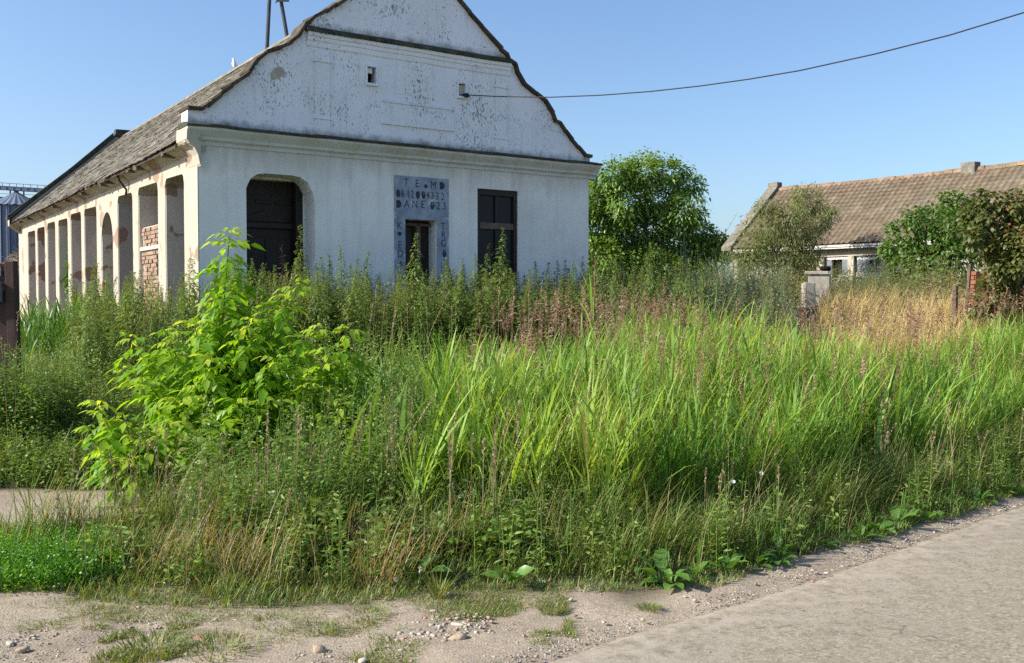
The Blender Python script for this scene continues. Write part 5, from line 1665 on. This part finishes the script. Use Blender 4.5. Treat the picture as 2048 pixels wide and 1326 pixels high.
crown('climbing_vine', 'green vine climbing a pillar of the side arcade', 'vine', b, cl([(150, 500, 12), (146, 520, 14), (156, 535, 14), (148, 550, 18), (163, 515, 8), (150, 575, 20)], SYY, .1), 1100, .09, G['bush'], .4,
      [('stem', [b, at_y(150, 500, SYY)], [.02, .01])], narrow=.6, part='foliage')
b = at_y(60, 600, 34); b.z = gz(b.x, 34)
crown('dry_bush', 'straw coloured dry bush in front of the silo', 'bush', b, cl([(45, 515, 22), (70, 522, 18), (25, 530, 20), (60, 535, 20)], 34, .3), 1200, .16, G['straw'], .3, [('stem', [b, at_y(50, 520, 34)], [.03, .015])], narrow=.12, part='foliage')

# ------------------------------------------------------------------ rosettes at the road edge
def rosette(x, y, s, nleaf, spikes, label, broad=.62):
    r = empty('dock_plant', (x, y, gz(x, y)), random.uniform(0, 6.28)); r.scale = (s,) * 3
    tag(r, label, 'plant', 'broad leaved rosettes at the road edge')
    for k in range(nleaf):
        o = link('leaf', random.choice(DOCK), r)
        o.rotation_euler = (random.uniform(.1, .95), random.gauss(0, .2), k * 2.4 + random.uniform(-.3, .3)); q = random.uniform(.7, 1.15); o.scale = (q, q, q)
    for k in range(spikes):
        o = link('seed_spike', SPIKE, r); o.rotation_euler = (random.gauss(0, .12), random.gauss(.08, .1), 0); q = random.uniform(.8, 1.3); o.scale = (q, q, q)
        o.location = (random.gauss(0, .02), random.gauss(0, .02), 0)
def dock_leaf(seed):
    rnd = random.Random(seed); V, Fc = [], []
    rows = [(0, .004, 0), (.06, .005, .01), (.10, .034, .02), (.15, .048, .02), (.20, .038, .005), (.245, 0, -.03)]
    for yy, w, z in rows:
        wz = rnd.uniform(-.006, .006)
        V.extend([(-w, yy, z + w * .25 + wz), (0, yy, z), (w, yy, z + w * .25 - wz)])
    for i in range(len(rows) - 1):
        for j in range(2): Fc.append((3 * i + j, 3 * i + j + 1, 3 * i + j + 4, 3 * i + j + 3))
    return np_mesh('leaf', np.array(V), [np.array(Fc)], G['dock'], np.full(len(V), .5), True)
DOCK = [dock_leaf(i) for i in range(4)]
a1 = Acc()
add_tubes(a1, np.array([[[0, 0, 0], [.005, 0, .12], [.01, .004, .26]]]), np.array([[.0022, .0018, .0016]]), .5)
add_tubes(a1, np.array([[[.008, .003, .16], [.010, .004, .24], [.013, .006, .33]]]), np.array([[.0035, .0045, .002]]), .7, 5)
SPIKE = a1.mesh('seed_spike', G['dock'])
RL = 'low rosette of broad green leaves with upright seed spikes along the road edge'
for px, py in ((1395, 1150), (1455, 1140), (1510, 1125), (1560, 1105), (1600, 1098), (1720, 1075), (1790, 1050), (1850, 1035), (1900, 1015), (1960, 1000), (2020, 985), (1345, 1165), (1640, 1090), (1750, 1062), (1560, 1120), (1810, 1040)):
    p = on_ground(px, py, .02)
    rosette(p.x, p.y, random.uniform(.5, .8), random.randint(7, 10), random.randint(2, 4), RL)
for px, py, lab in ((1320, 1160, 'rosette with one big upright leaf at the left end of the road edge row'), (1020, 1165, 'small dock with two pale upright leaves beside the bare dark soil'), (830, 1160, 'dock with dark broad leaves left of the lone grass tuft'), (790, 1150, 'dock with pale leaves beside the white flower in the verge')):
    p = on_ground(px, py, .02); rosette(p.x, p.y, .9, 4, 0, lab)

# a grey green broad leaved weed in front
sacc, lacc = Acc(), Acc(); z = np.zeros(3)
leafy_plants(sacc, lacc, np.array([0, .07, -.05]), np.array([0, .03, .05]), np.array([.50, .42, .36]), 26, .085, .055, np.array([.7, .6, .6]), radius=.05, droop=.5, base_z=z, wither=0)
p = on_ground(920, 1085, .0)
r = empty('broad_leaved_weed', (p.x, p.y, gz(p.x, p.y))); tag(r, 'pale grey green broad leaved weed standing out in the middle of the verge', 'weed')
link('stem', sacc.mesh('stem', M['greenstem']), r); link('foliage', lacc.mesh('foliage', G['silver']), r)

# ------------------------------------------------------------------ tufts on the gravel, stones, small things
def tuft_mesh(n, H, spread):
    a = Acc(); ang_ = U(0, 6.28, n); rr_ = spread * np.sqrt(rng.random(n))
    add_blades(a, np.stack([np.cos(ang_) * rr_, np.sin(ang_) * rr_, np.full(n, -.02)], 1), ang_ + rng.normal(0, .6, n), U(.1, .6, n), U(.6, 1.6, n), H * U(.5, 1.2, n), U(.0035, .0065, n), np.where(rng.random(n) < .2, U(.88, 1, n), U(.1, .8, n)), seg=4)
    return a.mesh('grass_tuft', G['verge'])
TM = [tuft_mesh(420, .075, .15), tuft_mesh(300, .065, .12), tuft_mesh(60, .22, .03)]
for px, py, k, s, lab in ((300, 1300, 0, 1.1, 'grass tuft on the gravel nearest the bottom left'), (445, 1300, 0, 1.15, 'grass tuft on the gravel right of the red brick shard'), (225, 1318, 1, .8, 'sparse grass tuft at the bottom edge left of the largest tuft'),
                          (205, 1225, 1, .8, 'small grass tuft below the bright green mound'), (875, 1196, 2, 1.0, 'lone spiky grass tuft at the edge of the bare gravel'), (1298, 1214, 1, .55, 'tiny grass tuft alone on the dirt before the road'),
                          (640, 1262, 1, .9, 'flat grass tuft above the brown stone'), (560, 1250, 0, .9, 'wide grass tuft on the pale sand left of the stones'), (740, 1235, 1, 1.0, 'grass tuft at the right end of the short turf'), (370, 1245, 1, .8, 'grass tuft on the bare sand in the left foreground')):
    p = on_ground(px, py)
    o = link('grass_tuft', TM[k]); o.location = (p.x, p.y, 0); o.rotation_euler = (0, 0, random.uniform(0, 6.28)); o.scale = (s, s, s * random.uniform(.85, 1.1))
    tag(o, lab, 'grass tuft', 'grass tufts on the gravel')

def stone(px, py, sx_, sy_, sz_, mat, lab, name='stone', rz=None, flat=.5, group='stones on the gravel verge'):
    bm = bmesh.new(); bmesh.ops.create_icosphere(bm, subdivisions=2, radius=1)
    off = Vector((random.uniform(0, 99), 0, 0))
    for v_ in bm.verts:
        c = v_.co.copy()
        v_.co = c * (1 + .28 * noise.noise(c * 1.1 + off) + .10 * noise.noise(c * 3 + off))
        if v_.co.z > flat: v_.co.z = flat + (v_.co.z - flat) * .3
        v_.co = Vector((v_.co.x * sx_, v_.co.y * sy_, v_.co.z * sz_))
    me = bpy.data.meshes.new(name); bm.to_mesh(me); bm.free(); me.materials.append(mat)
    for p_ in me.polygons: p_.use_smooth = True
    p = on_ground(px, py)
    o = link(name, me); o.location = (p.x, p.y, sz_ * .22); o.rotation_euler = (random.gauss(0, .1), random.gauss(0, .1), random.uniform(0, 3) if rz is None else rz)
    tag(o, lab, 'stone', group)
stone(915, 1278, .042, .03, .026, M['stone'], 'largest rounded tan stone in the middle of the gravel verge', rz=.3)
stone(915, 1250, .045, .014, .012, M['slabstone'], 'long flat pale stone behind the largest rounded one', rz=-.6)
stone(638, 1302, .034, .026, .026, M['stone'], 'angular brown stone with a dark shadow left of the gravel', flat=.8)
stone(400, 1279, .032, .014, .010, M['redstone'], 'flat red brick shard among the grass tufts', rz=.1)
stone(888, 1284, .022, .016, .013, M['stone'], 'small stone touching the left side of the largest rounded one')
stone(866, 1272, .026, .012, .010, M['slabstone'], 'flat pale stone left of the largest rounded one')
stone(868, 1223, .022, .013, .010, M['slabstone'], 'small pale stone below the lone spiky grass tuft')
stone(842, 1238, .014, .012, .011, M['redstone'], 'small reddish stone above the flat pale ones')
stone(575, 1297, .03, .012, .008, M['slabstone'], 'flat sandy slab left of the angular brown stone')
stone(725, 1322, .028, .02, .014, M['slabstone'], 'pale stone cut by the bottom edge')
stone(45, 1300, .030, .02, .014, M['stone'], 'rounded stone in the bottom left corner')
stone(20, 1287, .034, .016, .010, M['slabstone'], 'flat pale stone at the left edge of the gravel')
stone(480, 1310, .032, .02, .010, M['stone'], 'flat stone half hidden by the tuft in the foreground')
stone(1650, 1165, .012, .010, .009, M['slabstone'], 'small light stone on the asphalt edge at the right')
stone(1625, 1163, .014, .009, .007, M['redstone'], 'small brown stone on the asphalt edge at the right')

# gravel
ico = bmesh.new(); bmesh.ops.create_icosphere(ico, subdivisions=1, radius=1)
ico.verts.ensure_lookup_table()
IV = np.array([v_.co[:] for v_ in ico.verts]); IF = [tuple(v_.index for v_ in f.verts) for f in ico.faces]
ico.free()
acc = Acc()
def gravel(x, y, size, z=None):
    n = len(x); a = U(0, 6.28, n)
    sc3 = np.stack([size * U(.7, 1.4, n), size * U(.6, 1.0, n), size * U(.3, .75, n)], 1)
    V = IV[None] * (1 + rng.normal(0, .13, (n, len(IV), 1))) * sc3[:, None]
    c, s = np.cos(a)[:, None], np.sin(a)[:, None]
    V2 = V.copy(); V2[..., 0] = V[..., 0] * c - V[..., 1] * s; V2[..., 1] = V[..., 0] * s + V[..., 1] * c
    zz = gh(x, y) + size * .12 if z is None else z
    V2 += np.stack([x, y, zz], 1)[:, None]
    acc.add(V2, IF, rng.random(n))
off = lambda a, b: road_edge_x(b) - a
x, y = scatter(150000, -4, 4.2, 3.9, 8, lambda a, b: (b < border_y(a) + .1) & (off(a, b) > -.02) & (nz(a, b, 1.7, 81) + .9 * np.exp(-np.maximum(off(a, b), 0) / .16) + .25 * (b < 4.9) > rng.random(len(a)) * .9 - .05))
gravel(x, y, np.abs(rng.gamma(1.7, .0014, len(x))) + .0012, None)
x, y = scatter(180, -4, 2.5, 3.9, 6, lambda a, b: (b < border_y(a)) & (off(a, b) > -.05)); gravel(x, y, U(.008, .017, len(x)))
x, y = scatter(170, -.6, -.1, 4.45, 4.95); gravel(x, y, U(.006, .016, len(x)))
x, y = scatter(260, -.5, 5, 3.9, 8, lambda a, b: (off(a, b) < 0) & (off(a, b) > -1.2)); gravel(x, y, U(.002, .005, len(x)), .016 + gh(x, y))
print('gravel tris', acc.tris())
m = N('gravel_stones'); t = m.attr('tint')
M['gravel'] = m.done(m.pbr(m.ramp(t, (0, (.20, .17, .14)), (.3, (.34, .29, .23)), (.7, (.42, .37, .30)), (.92, (.46, .41, .34)), (1, (.40, .21, .13))), .9, .2))
tag(link('gravel', acc.mesh('gravel', M['gravel'])), kind='stuff')

# white bindweed flowers in the dark grass
fl = bmesh.new()
prof_ = [(.003, 0), (.006, .014), (.014, .026), (.024, .032)]
rings = [[fl.verts.new((r_ * math.cos(6.283 * k / 10), r_ * math.sin(6.283 * k / 10), z_ + (.002 if k % 2 else 0))) for k in range(10)] for r_, z_ in prof_]
for i in range(3):
    for k in range(10): fl.faces.new([rings[i][k], rings[i][(k + 1) % 10], rings[i + 1][(k + 1) % 10], rings[i + 1][k]])
fme = bpy.data.meshes.new('bindweed_flower'); fl.to_mesh(fme); fl.free(); fme.materials.append(M['petal'])
for px, py, y_, lab in ((1520, 947, 6.55, 'white bindweed flower facing the road, the brightest in the dark grass'), (1466, 967, 6.4, 'half closed white flower left of the brightest bindweed flower'), 
                        (793, 1158, 5.45, 'white flower low in the grass beside the docks'), ):
    p = at_y(px, py, y_)
    o = link('bindweed_flower', fme); o.location = p; o.scale = (.62,) * 3; o.rotation_euler = (R(70) + random.gauss(0, .2), random.gauss(0, .3), random.gauss(0, .5))
    tag(o, lab, 'flower', 'white flowers in the grass')
# litter
def litter(px, py, w, lab, name='paper_scrap'):
    bm = bmesh.new(); bmesh.ops.create_grid(bm, x_segments=5, y_segments=4, size=1)
    for v_ in bm.verts:
        v_.co = Vector((v_.co.x * w + random.gauss(0, w * .1), v_.co.y * w * .6, abs(random.gauss(0, w * .35))))
    me = bpy.data.meshes.new(name); bm.to_mesh(me); bm.free(); me.materials.append(M['paper'])
    p = on_ground(px, py); o = link(name, me); o.location = (p.x, p.y, gz(p.x, p.y) + .015); o.rotation_euler = (R(35), 0, .4)
    tag(o, lab, 'litter')
litter(1084, 1170, .016, 'small white scrap on the bare dark soil under the grass')
litter(1903, 1023, .026, 'crumpled white paper among the rosettes by the road')
